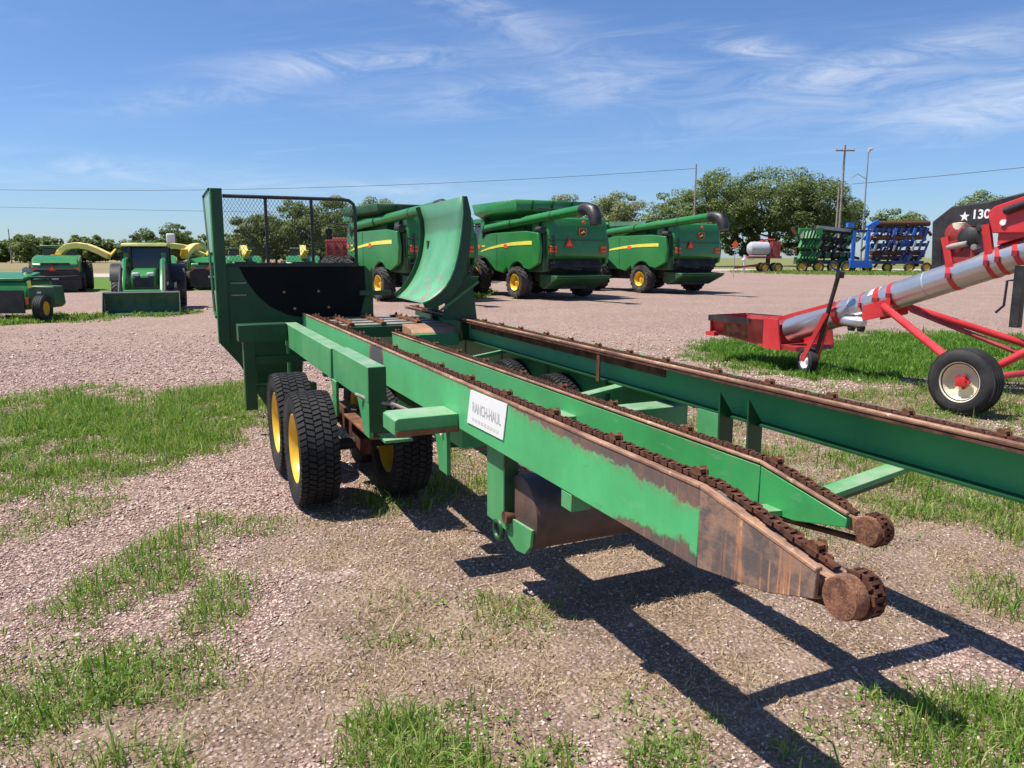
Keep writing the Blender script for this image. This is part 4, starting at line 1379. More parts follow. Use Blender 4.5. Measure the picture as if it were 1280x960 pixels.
CF_T, CF_R = lug_tyre_mesh(0.88, 0.52, 22), rim_mesh(0.88, 0.52, 0.25, -1, q=0.52)
CR_T, CR_R = lug_tyre_mesh(0.66, 0.50, 18), rim_mesh(0.66, 0.50, 0.20, -1, q=0.52)
CF_R2, CR_R2 = rim_mesh(0.88, 0.52, 0.25, 1, q=0.52), rim_mesh(0.66, 0.50, 0.20, 1, q=0.52)

def combine(label, loc, rz, hopper):
    r = thing('combine_harvester', label, 'combine', loc, rz, 'combines parked in a slanted row')
    r.scale = (1.03, 1.03, 0.96)
    g, gd, bl, dk = MATS['machine_green'], MATS['machine_green_dark'], MATS['black_plastic'], MATS['dark_parts']
    # core of the machine
    obj('body', MB().box(-1.32, 1.32, -1.55, 3.3, 1.10, 2.60), gd, r, bevel=0.05)
    for s in (-1, 1):
        x0, x1 = sorted((s * 1.42, s * 1.56))
        pts = [(-1.62, 1.45), (-1.70, 2.05), (-1.55, 2.62), (-0.6, 2.72), (3.15, 2.70), (3.30, 2.40), (3.30, 1.75), (2.9, 1.72), (2.55, 1.62), (1.75, 1.12), (1.15, 1.02), (0.78, 1.28)]
        # wheel arch over the rear wheel
        arch = [(0.72 * math.cos(a), 0.70 + 0.80 * math.sin(a)) for a in np.linspace(0.45, math.pi - 0.75, 9)]
        pts = pts + arch + [(-0.95, 1.18)]
        sp = obj('side_panel', MB().prism(pts, 'yz', x0, x1), g, r, bevel=0.03)
        xs = s * 1.565
        st = MB()
        up = [(3.0, 1.96), (2.3, 2.10), (1.4, 2.21), (0.4, 2.29), (-0.7, 2.32), (-1.15, 2.32)]
        lo = [(3.0, 1.91), (2.3, 2.02), (1.4, 2.10), (0.4, 2.155), (-0.7, 2.17), (-1.15, 2.17)]
        for i in range(5):
            st.prism([up[i], up[i + 1], lo[i + 1], lo[i]], 'yz', *sorted((xs, xs + s * 0.006)))
        obj('stripe', st, MATS['stripe_yellow'], sp)
        obj('panel_seam', MB().box(*sorted((xs, xs + s * 0.004)), 1.60, 1.625, 1.2, 2.66), gd, sp)
        for yy in (0.75, 3.05):
            obj('reflector', MB().box(*sorted((xs, xs + s * 0.01)), yy, yy + 0.26, 2.06, 2.22), MATS['orange_lamp'], sp)
        obj('model_number', MB().box(*sorted((xs, xs + s * 0.006)), 2.62, 2.92, 2.14, 2.20), MATS['stripe_yellow'], sp)
    # rear hood with lamps
    hood = obj('rear_hood', MB().prism([(-1.66, 1.62), (-1.78, 1.75), (-1.72, 2.9), (-1.60, 3.22), (-0.55, 3.30), (-0.55, 1.62)], 'yz', -1.22, 1.40), g, r, bevel=0.06)
    obj('hood_line', MB().box(-1.215, 1.395, -1.792, -1.74, 2.34, 2.37), gd, hood)
    for x in (-1.02, 1.18):
        lp = obj('tail_lamp', MB().box(x - 0.13, x + 0.13, -1.83, -1.74, 1.86, 2.12), MATS['orange_lamp'], hood, bevel=0.02)
        obj('lamp_band', MB().box(x - 0.12, x + 0.12, -1.836, -1.8305, 1.96, 2.0), bl, lp)
    smv(hood, (-0.35, -1.80, 2.06))
    deer_badge(hood, (0.25, -1.79, 2.66))
    obj('marker_lamp', MB().lathe([(0.07, -1.79), (0.07, -1.74), (0.0001, -1.735)], 12, (0.32, 0, 3.05), 'y'), MATS['orange_lamp'], hood)
    obj('rear_lens', MB().lathe([(0.16, -1.30), (0.13, -1.62), (0.0001, -1.64)], 16, (-1.38, 0, 2.72), 'y'), bl, r)
    # deck, tank and grain tank extension
    obj('tank', MB().box(-1.18, 1.18, 0.2, 3.25, 2.60, 3.22), gd, r, bevel=0.03)
    obj('tank_pillar', MB().prism([(2.86, 2.70), (3.26, 2.70), (3.26, 3.30), (2.95, 3.34)], 'yz', -1.45, -1.19), g, r, bevel=0.02)
    if hopper:
        vs = []
        for z, x, y0, y1 in ((3.24, 1.20, 0.30, 3.15), (3.24 + 0.31 * hopper, 1.58, -0.02, 3.55), (3.24 + 0.74 * hopper, 1.66, -0.12, 3.65)):
            vs += [(-x, y0, z), (x, y0, z), (x, y1, z), (-x, y1, z)]
        fs = [(i + a, i + (a + 1) % 4, i + 4 + (a + 1) % 4, i + 4 + a) for i in (0, 4) for a in range(4)]
        hp = MB().add(vs, fs)
        ho = obj('tank_extension', hp, gd if hopper < 1 else g, r, smooth=20)
        so = ho.modifiers.new('solidify', 'SOLIDIFY')
        so.thickness = 0.03
        for x in (-0.9, 0.0, 0.9):
            obj('extension_rib', MB().beam((x, -0.05, 3.26 + 0.31 * hopper), (x * 1.02, -0.135, 3.23 + 0.74 * hopper), 0.05, 0.03), gd, ho)
    else:
        obj('tank_cover', MB().prism([(-1.2, 3.22), (1.2, 3.22), (1.0, 3.42), (-1.0, 3.42)], 'xz', 0.4, 3.1), gd, r, bevel=0.02)
    obj('tank_rail', MB().tube([(-1.1, 0.1, 2.7), (-1.1, 0.1, 3.5), (1.1, 0.1, 3.5), (1.1, 0.1, 2.7)], 0.025, 8), dk, r)
    # unloading auger folded back along the left side
    a, b = Vector((-1.50, 2.55, 2.92)), Vector((-1.05, -3.75, 3.40))
    au = obj('unload_auger', MB().tube([a, a.lerp(b, 0.45), a.lerp(b, 0.452), b], [0.17, 0.17, 0.185, 0.185], 18), g, r)
    obj('auger_elbow', MB().tube([a + Vector((0.1, 0.25, -0.35)), a + Vector((0.04, 0.18, -0.05)), a], [0.2, 0.2, 0.185], 16), gd, au)
    for k in (0.30, 0.72):
        c = a.lerp(b, k)
        d = (b - a).normalized() * 0.03
        obj('auger_band', MB().tube([c - d, c + d], 0.195, 18), gd, au)
    d = (b - a).normalized()
    obj('spout', MB().tube([b - d * 0.08, b + d * 0.22, b + d * 0.48 + Vector((0, 0, -0.10)), b + d * 0.62 + Vector((0, 0, -0.38)), b + d * 0.66 + Vector((0, 0, -0.62))], [0.21, 0.22, 0.23, 0.23, 0.21], 18), bl, au)
    obj('auger_cradle', MB().beam((-1.25, -1.2, 2.65), (-1.22, -1.2, 3.05), 0.10, 0.14), dk, r)
    # cab
    obj('cab', MB().prism([(3.35, 1.75), (4.95, 1.55), (5.10, 2.2), (4.85, 3.22), (3.35, 3.22)], 'yz', -0.95, 0.95), MATS['glass_dark'], r, bevel=0.05)
    obj('cab_roof', MB().prism([(3.2, 3.20), (5.2, 3.20), (5.05, 3.42), (3.35, 3.46)], 'yz', -1.05, 1.05), g, r, bevel=0.05)
    for s in (-1, 1):
        ma = obj('mirror_arm', MB().tube([(s * 1.0, 4.6, 3.1), (s * 1.7, 4.9, 3.15), (s * 1.75, 4.9, 2.9)], 0.03, 8), bl, r)
        obj('mirror', MB().box(s * 1.75 - 0.14, s * 1.75 + 0.14, 4.86, 4.94, 2.45, 2.92), bl, ma, bevel=0.03)
    obj('feeder_house', MB().prism([(3.4, 1.7), (5.9, 0.9), (5.9, 0.4), (3.4, 0.9)], 'yz', -0.7, 0.7), g, r)
    # straw chopper and tailboard below the hood
    obj('chopper', MB().prism([(-1.75, 1.30), (-1.55, 1.62), (-0.3, 1.62), (-0.3, 0.75), (-1.2, 0.70)], 'yz', -1.05, 1.2), dk, r, bevel=0.03)
    tb_ = obj('tailboard', MB().prism([(-2.25, 0.86), (-2.20, 0.95), (-1.05, 1.04), (-1.0, 0.55), (-1.3, 0.42)], 'yz', -1.15, 1.25), gd, r, bevel=0.03)
    obj('tailboard_edge', MB().box(-1.16, 1.26, -2.27, -2.21, 0.93, 0.965), g, tb_)
    obj('drawbar_step', MB().box(-0.5, 0.6, -1.55, -1.2, 0.42, 0.55), dk, r)
    # small fittings on the rear and side
    ld = obj('ladder', MB().tube([(-1.30, -1.86, 1.35), (-1.30, -1.80, 2.55)], 0.022, 6).tube([(-1.02, -1.86, 1.35), (-1.02, -1.80, 2.55)], 0.022, 6), dk, r)
    for k in range(4):
        obj('rung', MB().tube([(-1.30, -1.85 + k * 0.012, 1.45 + k * 0.3), (-1.02, -1.85 + k * 0.012, 1.45 + k * 0.3)], 0.018, 6), dk, ld)
    obj('hand_rail', MB().tube([(-0.9, -0.5, 3.25), (-0.9, -0.5, 3.62), (0.2, -0.5, 3.62), (0.2, -0.5, 3.25)], 0.022, 6), dk, r)
    obj('cooling_screen', MB().box(1.401, 1.408, -1.3, -0.7, 2.0, 2.9), dk, r)
    obj('hose_bundle', MB().tube([(-0.9, -1.5, 1.5), (-0.6, -1.75, 1.25), (0.2, -1.7, 1.2), (0.7, -1.5, 1.45)], 0.04, 8), bl, r)
    obj('underbody', MB().box(-0.85, 0.85, -0.8, 3.6, 0.62, 1.12), dk, r)
    obj('rear_axle', MB().box(-1.4, 1.4, -0.12, 0.12, 0.52, 0.76), dk, r)
    obj('front_axle', MB().box(-1.9, 1.9, 3.42, 3.78, 0.70, 1.06), dk, r)
    for s in (-1, 1):
        wheel(r, (s * 1.45, 0, 0.66), CR_T, CR_R if s < 0 else CR_R2, MATS['tyre_dusty'], MATS['yellow_rim'])
        for x in (1.42, 2.12):
            wheel(r, (s * x, 3.6, 0.88), CF_T, CF_R if s < 0 else CF_R2, MATS['tyre_dusty'], MATS['yellow_rim'])
    return r
PSI = math.radians(29)
def rear_left(u, v):
    p = G(u, v)
    return (p.x + 1.45 * math.cos(PSI), p.y + 1.45 * math.sin(PSI), 0)
combine('green combine partly hidden behind the curved deflector of the hauler', rear_left(480, 376), PSI + 0.05, 0.62)
combine('green combine with its dark grain tank extension raised, in the middle of the row', rear_left(650, 373), PSI, 1.0)
combine('green combine without raised tank extension, beside the tall trees', rear_left(804, 366), PSI, 0)

# ------------------------------------------------------------------ forage harvesters with yellow spouts
HF_T, HF_R = lug_tyre_mesh(0.85, 0.55, 20), rim_mesh(0.85, 0.55, 0.25, -1)
HR_T, HR_R = lug_tyre_mesh(0.56, 0.40, 16), rim_mesh(0.56, 0.40, 0.22, -1)
def harvester(label, loc, rz, flip=False, spout_up=0.0):
    r = thing('forage_harvester', label, 'harvester', loc, rz, 'forage harvesters parked across the yard')
    g, gd, bl, dk = MATS['machine_green'], MATS['machine_green_dark'], MATS['black_plastic'], MATS['dark_parts']
    r.scale = (0.84, 0.84, 0.84)
    obj('body', MB().prism([(-1.2, 0.70), (-1.35, 1.05), (-1.30, 1.52), (-0.9, 1.80), (0.4, 2.02), (2.3, 2.05), (2.3, 0.72)], 'yz', -1.12, 1.12), g, r, bevel=0.08)
    sk = obj('rear_skirt', MB().prism([(-1.22, 0.18), (1.22, 0.18), (1.22, 1.05), (0.95, 1.30), (-0.95, 1.30), (-1.22, 1.05)], 'xz', -1.44, -1.36), dk, r, bevel=0.03)
    smv(sk, (-0.15, -1.445, 1.18), 0.36)
    obj('number_plate', MB().box(-0.2, 0.12, -1.46, -1.4405, 0.72, 0.84), MATS['white_sheet'], sk)
    for s in (-1, 1):
        st = MB()
        up = [(-1.05, 1.40), (-0.75, 1.76), (-0.2, 1.90), (0.6, 1.96), (1.6, 1.97)]
        lo = [(-0.98, 1.32), (-0.70, 1.66), (-0.2, 1.82), (0.6, 1.90), (1.6, 1.93)]
        for i in range(4):
            st.prism([up[i], up[i + 1], lo[i + 1], lo[i]], 'yz', *sorted((s * 1.125, s * 1.132)))
        obj('stripe', st, MATS['stripe_yellow'], r)
        obj('side_lamp', MB().box(*sorted((s * 0.86, s * 1.14)), -1.40, -1.28, 1.22, 1.36), MATS['orange_lamp'], r)
        wheel(r, (s * 1.15, 0, 0.56), HR_T, HR_R, MATS['tyre_dusty'], MATS['yellow_rim'])
        wheel(r, (s * 1.35, 2.9, 0.85), HF_T, HF_R, MATS['tyre_dusty'], MATS['yellow_rim'])
    obj('louvre', MB().box(-0.7, 0.7, -1.30, -1.22, 1.42, 1.62), bl, r)
    obj('cab', MB().prism([(2.3, 1.3), (3.7, 1.2), (3.85, 1.7), (3.65, 2.45), (2.3, 2.45)], 'yz', -0.85, 0.85), MATS['glass_dark'], r, bevel=0.04)
    obj('cab_roof', MB().box(-0.95, 0.95, 2.15, 3.95, 2.44, 2.62), gd, r, bevel=0.05)
    obj('front_frame', MB().box(-1.0, 1.0, 2.2, 4.2, 0.45, 1.2), gd, r, bevel=0.03)
    # spout: square duct that arches back over the engine hood
    sp = MB()
    path = [(0, 1.9, 1.95), (0, 1.75, 2.25), (0, 1.35, 2.52), (0.02, 0.75, 2.62), (0.04, 0.1, 2.52), (0.06, -0.55, 2.24), (0.08, -1.05, 1.98)]
    if spout_up:
        path = [(x, y, z + spout_up * max(0, 1.9 - y) / 3) for x, y, z in path]
    for p, q in zip(path[:-1], path[1:]):
        d = (Vector(q) - Vector(p)).normalized() * 0.03
        sp.beam(Vector(p) - d, Vector(q) + d, 0.42, 0.34)
    so = obj('spout', sp, MATS['spout_yellow'], r, bevel=0.03)
    e = Vector(path[-1])
    obj('spout_flap', MB().beam(e + Vector((0, -0.05, 0.02)), e + Vector((0.22, -0.30, 0.42)), 0.40, 0.06), MATS['machine_yellow'], so)
    obj('turret', MB().lathe([(0.42, 1.9), (0.42, 2.08), (0.0001, 2.09)], 20, (0, 1.9, 0), 'z'), MATS['machine_yellow'], so)
    return r
H1 = harvester('green forage harvester nearest the yard edge, yellow spout, seen from behind with an orange triangle', (-21.6, 36.9, 0), math.radians(26))
HV = []
for lab, (x, y), a in (('green forage harvester behind the loader tractor, its yellow spout to the right of the cab', (-17.6, 38.4), 26),
                       ('green forage harvester beside the left headboard post, yellow rim showing', (-15.6, 40.0), 26),
                       ('forage harvester seen through the left part of the mesh screen, cream yellow spout', (-16.0, 46.5), 22),
                       ('forage harvester seen through the middle of the mesh screen, cream yellow spout', (-12.5, 46.5), 14)):
    HV.append(copy_tree(H1, None, (x, y, 0), math.radians(a), lab))

def swing(root, ang):
    # turn the spout about its turret
    for ch in root.children:
        if ch.name.startswith('spout'):
            pv = Vector((0, 1.9, 0))
            ch.rotation_euler = (0, 0, ang)
            ch.location = pv - Matrix.Rotation(ang, 3, 'Z') @ pv
swing(H1, math.radians(62))
swing(HV[0], math.radians(70))
swing(HV[1], math.radians(-30))
# ------------------------------------------------------------------ red header behind the combine
rh = thing('red_header', 'dark red grain header stored behind the combine, seen through the mesh screen', 'header', (-12.0, 56.0, 0), math.radians(10))
obj('back_sheet', MB().prism([(-0.5, 0.4), (-0.6, 1.3), (-0.45, 2.6), (-0.3, 3.0), (0.0, 3.0), (0.1, 0.4)], 'yz', -1.3, 2.2), MATS['old_red'], rh, bevel=0.03)
for k in range(7):
    obj('rib', MB().beam((-1.2 + k * 0.55, -0.62, 0.6), (-1.2 + k * 0.55, -0.50, 2.75), 0.07, 0.08, up=(0, 1, 0)), MATS['old_red'], rh)
for z in (1.3, 2.0, 2.65):
    obj('rail', MB().box(-1.35, 2.25, -0.70, -0.62, z, z + 0.10), MATS['auger_red'], rh)
for x in (-1.0, 1.9):
    obj('stand', MB().box(x, x + 0.1, -0.5, 0.1, 0, 0.45), MATS['dark_parts'], rh)

paint('roof_olive', (0.30, 0.34, 0.07), 0.5, var=0.2, dust=0.2, bump=0.0)
# ------------------------------------------------------------------ loader tractor facing the camera
tx = thing('loader_tractor', 'green utility tractor with front loader bucket lowered on the gravel', 'tractor', (-11.55, 24.6, 0), math.radians(180 + 21))
g, gd, bl, dk = MATS['machine_green'], MATS['machine_green_dark'], MATS['black_plastic'], MATS['dark_parts']
obj('hood', MB().prism([(0.4, 0.75), (0.4, 1.30), (1.6, 1.22), (1.82, 1.05), (1.85, 0.62)], 'yz', -0.33, 0.33), g, tx, bevel=0.05)
obj('grille', MB().box(-0.27, 0.27, 1.852, 1.875, 0.66, 1.02), bl, tx, bevel=0.01)
for s in (-1, 1):
    obj('head_lamp', MB().box(s * 0.2 - 0.09, s * 0.2 + 0.09, 1.70, 1.86, 1.06, 1.16), MATS['white_sheet'], tx, bevel=0.02)
obj('cab', MB().prism([(-1.0, 0.75), (-1.05, 1.92), (0.42, 1.92), (0.52, 1.2), (0.45, 0.75)], 'yz', -0.62, 0.62), MATS['glass_dark'], tx, bevel=0.03)
for sx_ in (-1, 1):
    for y0, y1 in ((0.44, 0.38), (-1.0, -1.03)):
        obj('cab_pillar', MB().beam((sx_ * 0.63, y0, 0.9), (sx_ * 0.63, y1, 1.93), 0.06, 0.07), bl, tx)
obj('cab_roof', MB().prism([(-1.15, 1.93), (0.58, 1.93), (0.50, 2.04), (-1.0, 2.08)], 'yz', -0.66, 0.66), MATS['roof_olive'], tx, bevel=0.04)
obj('beacon_box', MB().box(-0.85, -0.60, -0.5, -0.2, 2.08, 2.36), MATS['white_sheet'], tx, bevel=0.03)
obj('chassis', MB().box(-0.3, 0.3, -0.9, 1.9, 0.4, 0.75), gd, tx)
obj('exhaust', MB().tube([(0.42, 0.55, 1.2), (0.42, 0.55, 1.95)], 0.045, 10), bl, tx)
TR_T, TR_R = lug_tyre_mesh(0.66, 0.42, 18), rim_mesh(0.66, 0.42, 0.2, -1)
TF_T, TF_R = lug_tyre_mesh(0.45, 0.30, 16), rim_mesh(0.45, 0.30, 0.2, -1)
TR_R2, TF_R2 = rim_mesh(0.66, 0.42, 0.2, 1), rim_mesh(0.45, 0.30, 0.2, 1)
for s in (-1, 1):
    wheel(tx, (s * 0.86, -0.55, 0.66), TR_T, TR_R if s < 0 else TR_R2, MATS['tyre_dusty'], MATS['yellow_rim'])
    wheel(tx, (s * 0.74, 1.35, 0.45), TF_T, TF_R if s < 0 else TF_R2, MATS['tyre_dusty'], MATS['yellow_rim'])
    obj('fender', MB().strip([(s * 0.86 - 0.22, -0.55 + 0.74 * math.cos(a), 0.66 + 0.74 * math.sin(a)) for a in np.linspace(0.3, 2.7, 10)], (0.44, 0, 0), 0.02), bl, tx)
    la = obj('loader_arm', MB().tube([(s * 0.52, 0.30, 1.55), (s * 0.52, 1.25, 1.50), (s * 0.52, 1.95, 0.95), (s * 0.52, 2.55, 0.35)], 0.075, 8), g, tx)
    obj('loader_mast', MB().box(s * 0.52 - 0.07, s * 0.52 + 0.07, 0.30, 0.50, 0.6, 1.75), g, la)
    obj('lift_cylinder', MB().tube([(s * 0.52, 0.55, 0.8), (s * 0.52, 1.85, 0.95)], 0.04, 8), MATS['galvanized'], la)
    obj('tilt_cylinder', MB().tube([(s * 0.60, 1.6, 1.35), (s * 0.60, 2.5, 0.62)], 0.035, 8), dk, la)
obj('cross_tube', MB().tube([(-0.52, 2.30, 0.62), (0.52, 2.30, 0.62)], 0.06, 10), g, tx)
bk = obj('bucket', MB().strip([(-0.98, 2.62, 0.62), (-0.98, 2.56, 0.30), (-0.98, 2.62, 0.08), (-0.98, 2.80, 0.02), (-0.98, 3.18, 0.015)], (1.96, 0, 0), 0.02), gd, tx, smooth=50)
for s in (-1, 1):
    obj('bucket_side', MB().prism([(2.60, 0.62), (2.56, 0.30), (2.62, 0.06), (2.80, 0.01), (3.20, 0.01), (2.78, 0.62)], 'yz', *sorted((s * 0.982, s * 1.0))), gd, bk)
for x in (-0.6, -0.2, 0.2, 0.6):
    obj('bucket_rib', MB().box(x - 0.012, x + 0.012, 2.585, 2.60, 0.12, 0.60), gd, bk)
obj('bucket_edge', MB().box(-0.99, 0.99, 2.55, 2.66, 0.605, 0.64), MATS['galvanized'], bk)

# ------------------------------------------------------------------ mower conditioner cut by the picture's left edge
mw = thing('mower_conditioner', 'green pull type mower conditioner with a small black wheel at the yard edge', 'mower', (-12.95, 20.2, 0), math.radians(6))
obj('deck', MB().prism([(-0.6, 0.28), (-0.65, 0.55), (-0.45, 1.0), (0.5, 1.12), (0.8, 0.9), (0.8, 0.3)], 'yz', -1.9, 0.55), g, mw, bevel=0.04)
obj('rear_curtain', MB().box(-1.85, 0.5, -0.70, -0.66, 0.20, 0.78), bl, mw)
ep_ = obj('end_box', MB().prism([(0.56, 0.34), (0.56, 0.86), (0.72, 0.90), (1.22, 0.88), (1.26, 0.42), (1.16, 0.34)], 'xz', -0.62, -0.1), gd, mw, bevel=0.04)
obj('decal', MB().box(0.80, 0.90, -0.632, -0.6205, 0.70, 0.74), MATS['white_sheet'], ep_)
obj('yellow_reflector', MB().box(0.60, 0.68, -0.640, -0.6205, 0.84, 1.02), MATS['stripe_yellow'], ep_)
obj('top_cover', MB().prism([(-0.5, 1.0), (0.4, 1.13), (0.4, 1.22), (-0.5, 1.08)], 'yz', -1.9, 0.45), g, mw, bevel=0.02)
obj('gearbox', MB().lathe([(0.14, 0.9), (0.16, 1.12), (0.08, 1.22), (0.0001, 1.22)], 12, (0.2, 0.2, 0), 'z'), gd, mw)
obj('shaft_cover', MB().tube([(0.2, 0.2, 1.25), (-0.2, 1.0, 1.2), (-1.0, 2.2, 0.8)], 0.11, 10), MATS['grey_tank'], mw)
for z in (1.02, 1.10):
    obj('guard_bar', MB().tube([(0.6, -0.5, z), (1.3, -0.5, z), (1.3, 0.6, z)], 0.03, 8), dk, mw)
M_T, M_R = lug_tyre_mesh(0.33, 0.26, 20, True), rim_mesh(0.33, 0.26, 0.25, -1)
wheel(mw, (0.98, -0.80, 0.33), M_T, M_R, MATS['tyre_rubber'], MATS['yellow_rim'])
wheel(mw, (-1.6, -0.80, 0.33), M_T, M_R, MATS['tyre_rubber'], MATS['yellow_rim'])
obj('wheel_arm', MB().beam((0.78, -0.2, 0.55), (0.78, -0.82, 0.34), 0.08, 0.10), dk, mw)
obj('red_light', MB().box(0.52, 0.60, -0.67, -0.62, 0.42, 0.60), MATS['orange_lamp'], mw)

# ------------------------------------------------------------------ red grain conveyor with galvanized tube
PHI = math.radians(210)
AUG0 = Vector((4.32, 10.9, 0))
ag = thing('grain_conveyor', 'red portable grain conveyor with galvanized tube, hopper and engine, standing on grass', 'conveyor', AUG0, PHI)
red = MATS['auger_red']
paint('hopper_red', (0.30, 0.016, 0.018), 0.4, var=0.2, dust=0.15, scale=3, bump=0.0)
Z0, SL = 0.70, 0.355
def ax_(s, dx=0, dz=0):
    return Vector((dx, s, Z0 + SL * s + dz))
AXD = Vector((0, 1, SL)).normalized()
AXN = Vector((0, -SL, 1)).normalized()
tb2 = obj('tube', MB().tube([ax_(-0.44), ax_(6.6)], 0.170, 40), MATS['galvanized'], ag)
for s, wd in ((0.40, 0.10), (0.80, 0.025), (1.02, 0.08), (1.20, 0.06), (1.94, 0.06), (2.36, 0.05), (2.48, 0.05), (2.66, 0.06), (3.6, 0.06), (4.6, 0.06)):
    b = obj('tube_band', MB().tube([ax_(s) - AXD * wd / 2, ax_(s) + AXD * wd / 2], 0.176, 40), red, tb2)
    obj('band_ear', MB().box(0.168, 0.20, s - wd / 2, s + wd / 2, Z0 + SL * s - 0.03, Z0 + SL * s + 0.03), MATS['hopper_red'], b)
for s in (0.62, 1.62):
    obj('tube_seam', MB().tube([ax_(s) - AXD * 0.006, ax_(s) + AXD * 0.006], 0.1725, 40), MATS['grey_tank'], tb2)
obj('tube_decal', MB().strip([(0.1715 * math.cos(a), 0.88, Z0 + SL * 0.88 + 0.1715 * math.sin(a) + 0.012) for a in np.linspace(0.5, 1.25, 6)], (0, 0.14, 0.14 * SL), 0.002), MATS['white_sheet'], tb2)
# hopper at the low end
hop = empty('hopper', ag)
HW = [(-0.56, 0.31), (-0.56, 0.71), (-1.66, 0.69), (-1.66, 0.47), (-1.58, 0.40), (-0.85, 0.34)]
for sd, nm in ((1, 'near_wall'), (-1, 'far_wall')):
    hm = MB().prism(HW, 'yz', *sorted((sd * 0.40, sd * 0.415)))
    hm.v = [(x - sd * 0.36 * (0.71 - z), y, z) for x, y, z in hm.v]
    obj(nm, hm, MATS['hopper_red'], hop)
obj('end_wall', MB().box(-0.40, 0.40, -1.675, -1.66, 0.45, 0.69), MATS['hopper_red'], hop)
obj('floor_pan', MB().prism([(-0.56, 0.29), (-0.85, 0.32), (-1.65, 0.41), (-1.65, 0.43), (-0.85, 0.34), (-0.56, 0.31)], 'yz', -0.28, 0.28), red, hop)
obj('rubber_lip', MB().box(0.416, 0.424, -1.68, -0.85, 0.63, 0.71), MATS['black_plastic'], hop)
obj('rubber_lip', MB().box(-0.40, 0.43, -1.69, -1.677, 0.62, 0.71), MATS['black_plastic'], hop)
obj('rubber_lip', MB().box(-0.424, -0.416, -1.68, -0.70, 0.63, 0.71), MATS['black_plastic'], hop)
hm = MB().prism([(-0.98, 0.37), (-0.95, 0.60), (-1.42, 0.60), (-1.42, 0.41)], 'yz', 0.4155, 0.418)
hm.v = [(x - 0.36 * (0.71 - z), y, z) for x, y, z in hm.v]
obj('wear_patch', hm, MATS['rust_metal'], hop)
for sd in (1, -1):
    obj('throat_plate', MB().prism([(-0.57, 0.30), (-0.57, 0.74), (-0.32, 0.73), (-0.24, 0.29)], 'yz', *sorted((sd * 0.40, sd * 0.43))), red, hop, bevel=0.003)
obj('throat_back', MB().box(-0.399, 0.399, -0.58, -0.565, 0.31, 0.62), MATS['hopper_red'], hop)
obj('throat_floor', MB().prism([(-0.56, 0.30), (-0.56, 0.33), (0.00, 0.36), (0.02, 0.30)], 'yz', -0.399, 0.399), MATS['hopper_red'], hop)
obj('throat_far', MB().prism([(-0.32, 0.30), (-0.32, 0.72), (-0.05, 0.71), (0.02, 0.30)], 'yz', -0.40, -0.385), MATS['hopper_red'], hop)
obj('hopper_stay', MB().beam((0.30, -0.40, 0.73), (0.20, 0.44, 0.99), 0.03, 0.05), red, hop)
obj('hopper_foot', MB().box(0.36, 0.46, -1.70, -1.52, 0.39, 0.45), red, hop)
# swivel wheel with crank jack
cs = empty('swivel_wheel', ag, (0.33, 0.16, 0))
K_T, K_R = lug_tyre_mesh(0.19, 0.13, 18, True), rim_mesh(0.19, 0.13, 0.25, 1)
kt = link('tyre', K_T, MATS['tyre_rubber'], cs)
kr = link('rim', K_R, MATS['white_rim'], cs)
for o in (kt, kr):
    o.location = (0, 0.0, 0.19)
    o.rotation_euler = (0, 0, math.radians(-22))
obj('fork', MB().beam((0.10, -0.02, 0.19), (0.04, 0.28, 0.86), 0.03, 0.06), red, cs)
obj('fork', MB().beam((-0.11, 0.06, 0.19), (-0.04, 0.24, 0.70), 0.03, 0.06), red, cs)
jk = obj('jack_tube', MB().tube([(0.0, 0.13, 0.28), (0.0, 0.40, 1.36)], 0.03, 10), bl, cs)
obj('jack_head', MB().tube([(0.0, 0.42, 1.34), (0.0, 0.435, 1.42)], 0.055, 12), bl, jk)
obj('jack_crank', MB().tube([(0.0, 0.43, 1.42), (0.10, 0.38, 1.46), (0.12, 0.36, 1.52)], 0.012, 8), MATS['tillage_blue_dark'], jk)
# undercarriage
W_T, W_R = lug_tyre_mesh(0.345, 0.235, 20, True), {s: rim_mesh(0.345, 0.235, 0.45, s) for s in (-1, 1)}
for s in (1, -1):
    wh = wheel(ag, (s * 1.27, 2.86, 0.345), W_T, W_R[s], MATS['tyre_rubber'], MATS['cream_rim'])
    hb_ = obj('hub', MB().lathe([(0.055, s * 0.0), (0.05, s * 0.09), (0.0001, s * 0.10)], 12), red, wh)
    for k in range(5):
        a = 2 * math.pi * k / 5
        obj('hub_arm', MB().beam((s * 0.045, 0, 0), (s * 0.045, 0.08 * math.cos(a), 0.08 * math.sin(a)), 0.03, 0.025, up=(1, 0, 0)), red, hb_)
    obj('wheel_leg', MB().tube([ax_(1.16, s * 0.20, -0.12), (s * 1.12, 2.80, 0.40)], 0.045, 10), red, ag)
    obj('wheel_leg', MB().tube([(s * 1.12, 2.92, 0.40), ax_(5.9, s * 0.18, -0.1)], 0.042, 10), red, ag)
obj('axle_beam', MB().tube([(-1.25, 2.86, 0.345), (1.25, 2.86, 0.345)], 0.038, 10), red, ag)
obj('leg_bracket', MB().prism([(0.86, 0.78), (1.24, 0.88), (1.24, 1.10), (0.86, 0.98)], 'yz', 0.175, 0.20), red, ag, bevel=0.004)
obj('leg_bracket', MB().prism([(0.86, 0.78), (1.24, 0.88), (1.24, 1.10), (0.86, 0.98)], 'yz', -0.20, -0.175), red, ag, bevel=0.004)
obj('winch_motor', MB().lathe([(0.07, 0.55), (0.075, 0.60), (0.075, 0.84), (0.05, 0.88), (0.0001, 0.88)], 16, (0.16, 0, 0.76), 'y'), MATS['galvanized'], ag)
for s in (0.66, 0.80):
    obj('motor_mount', MB().lathe([(0.05, s), (0.05, s + 0.06)], 12, (0.16, 0, 0.685), 'y'), dk, ag)
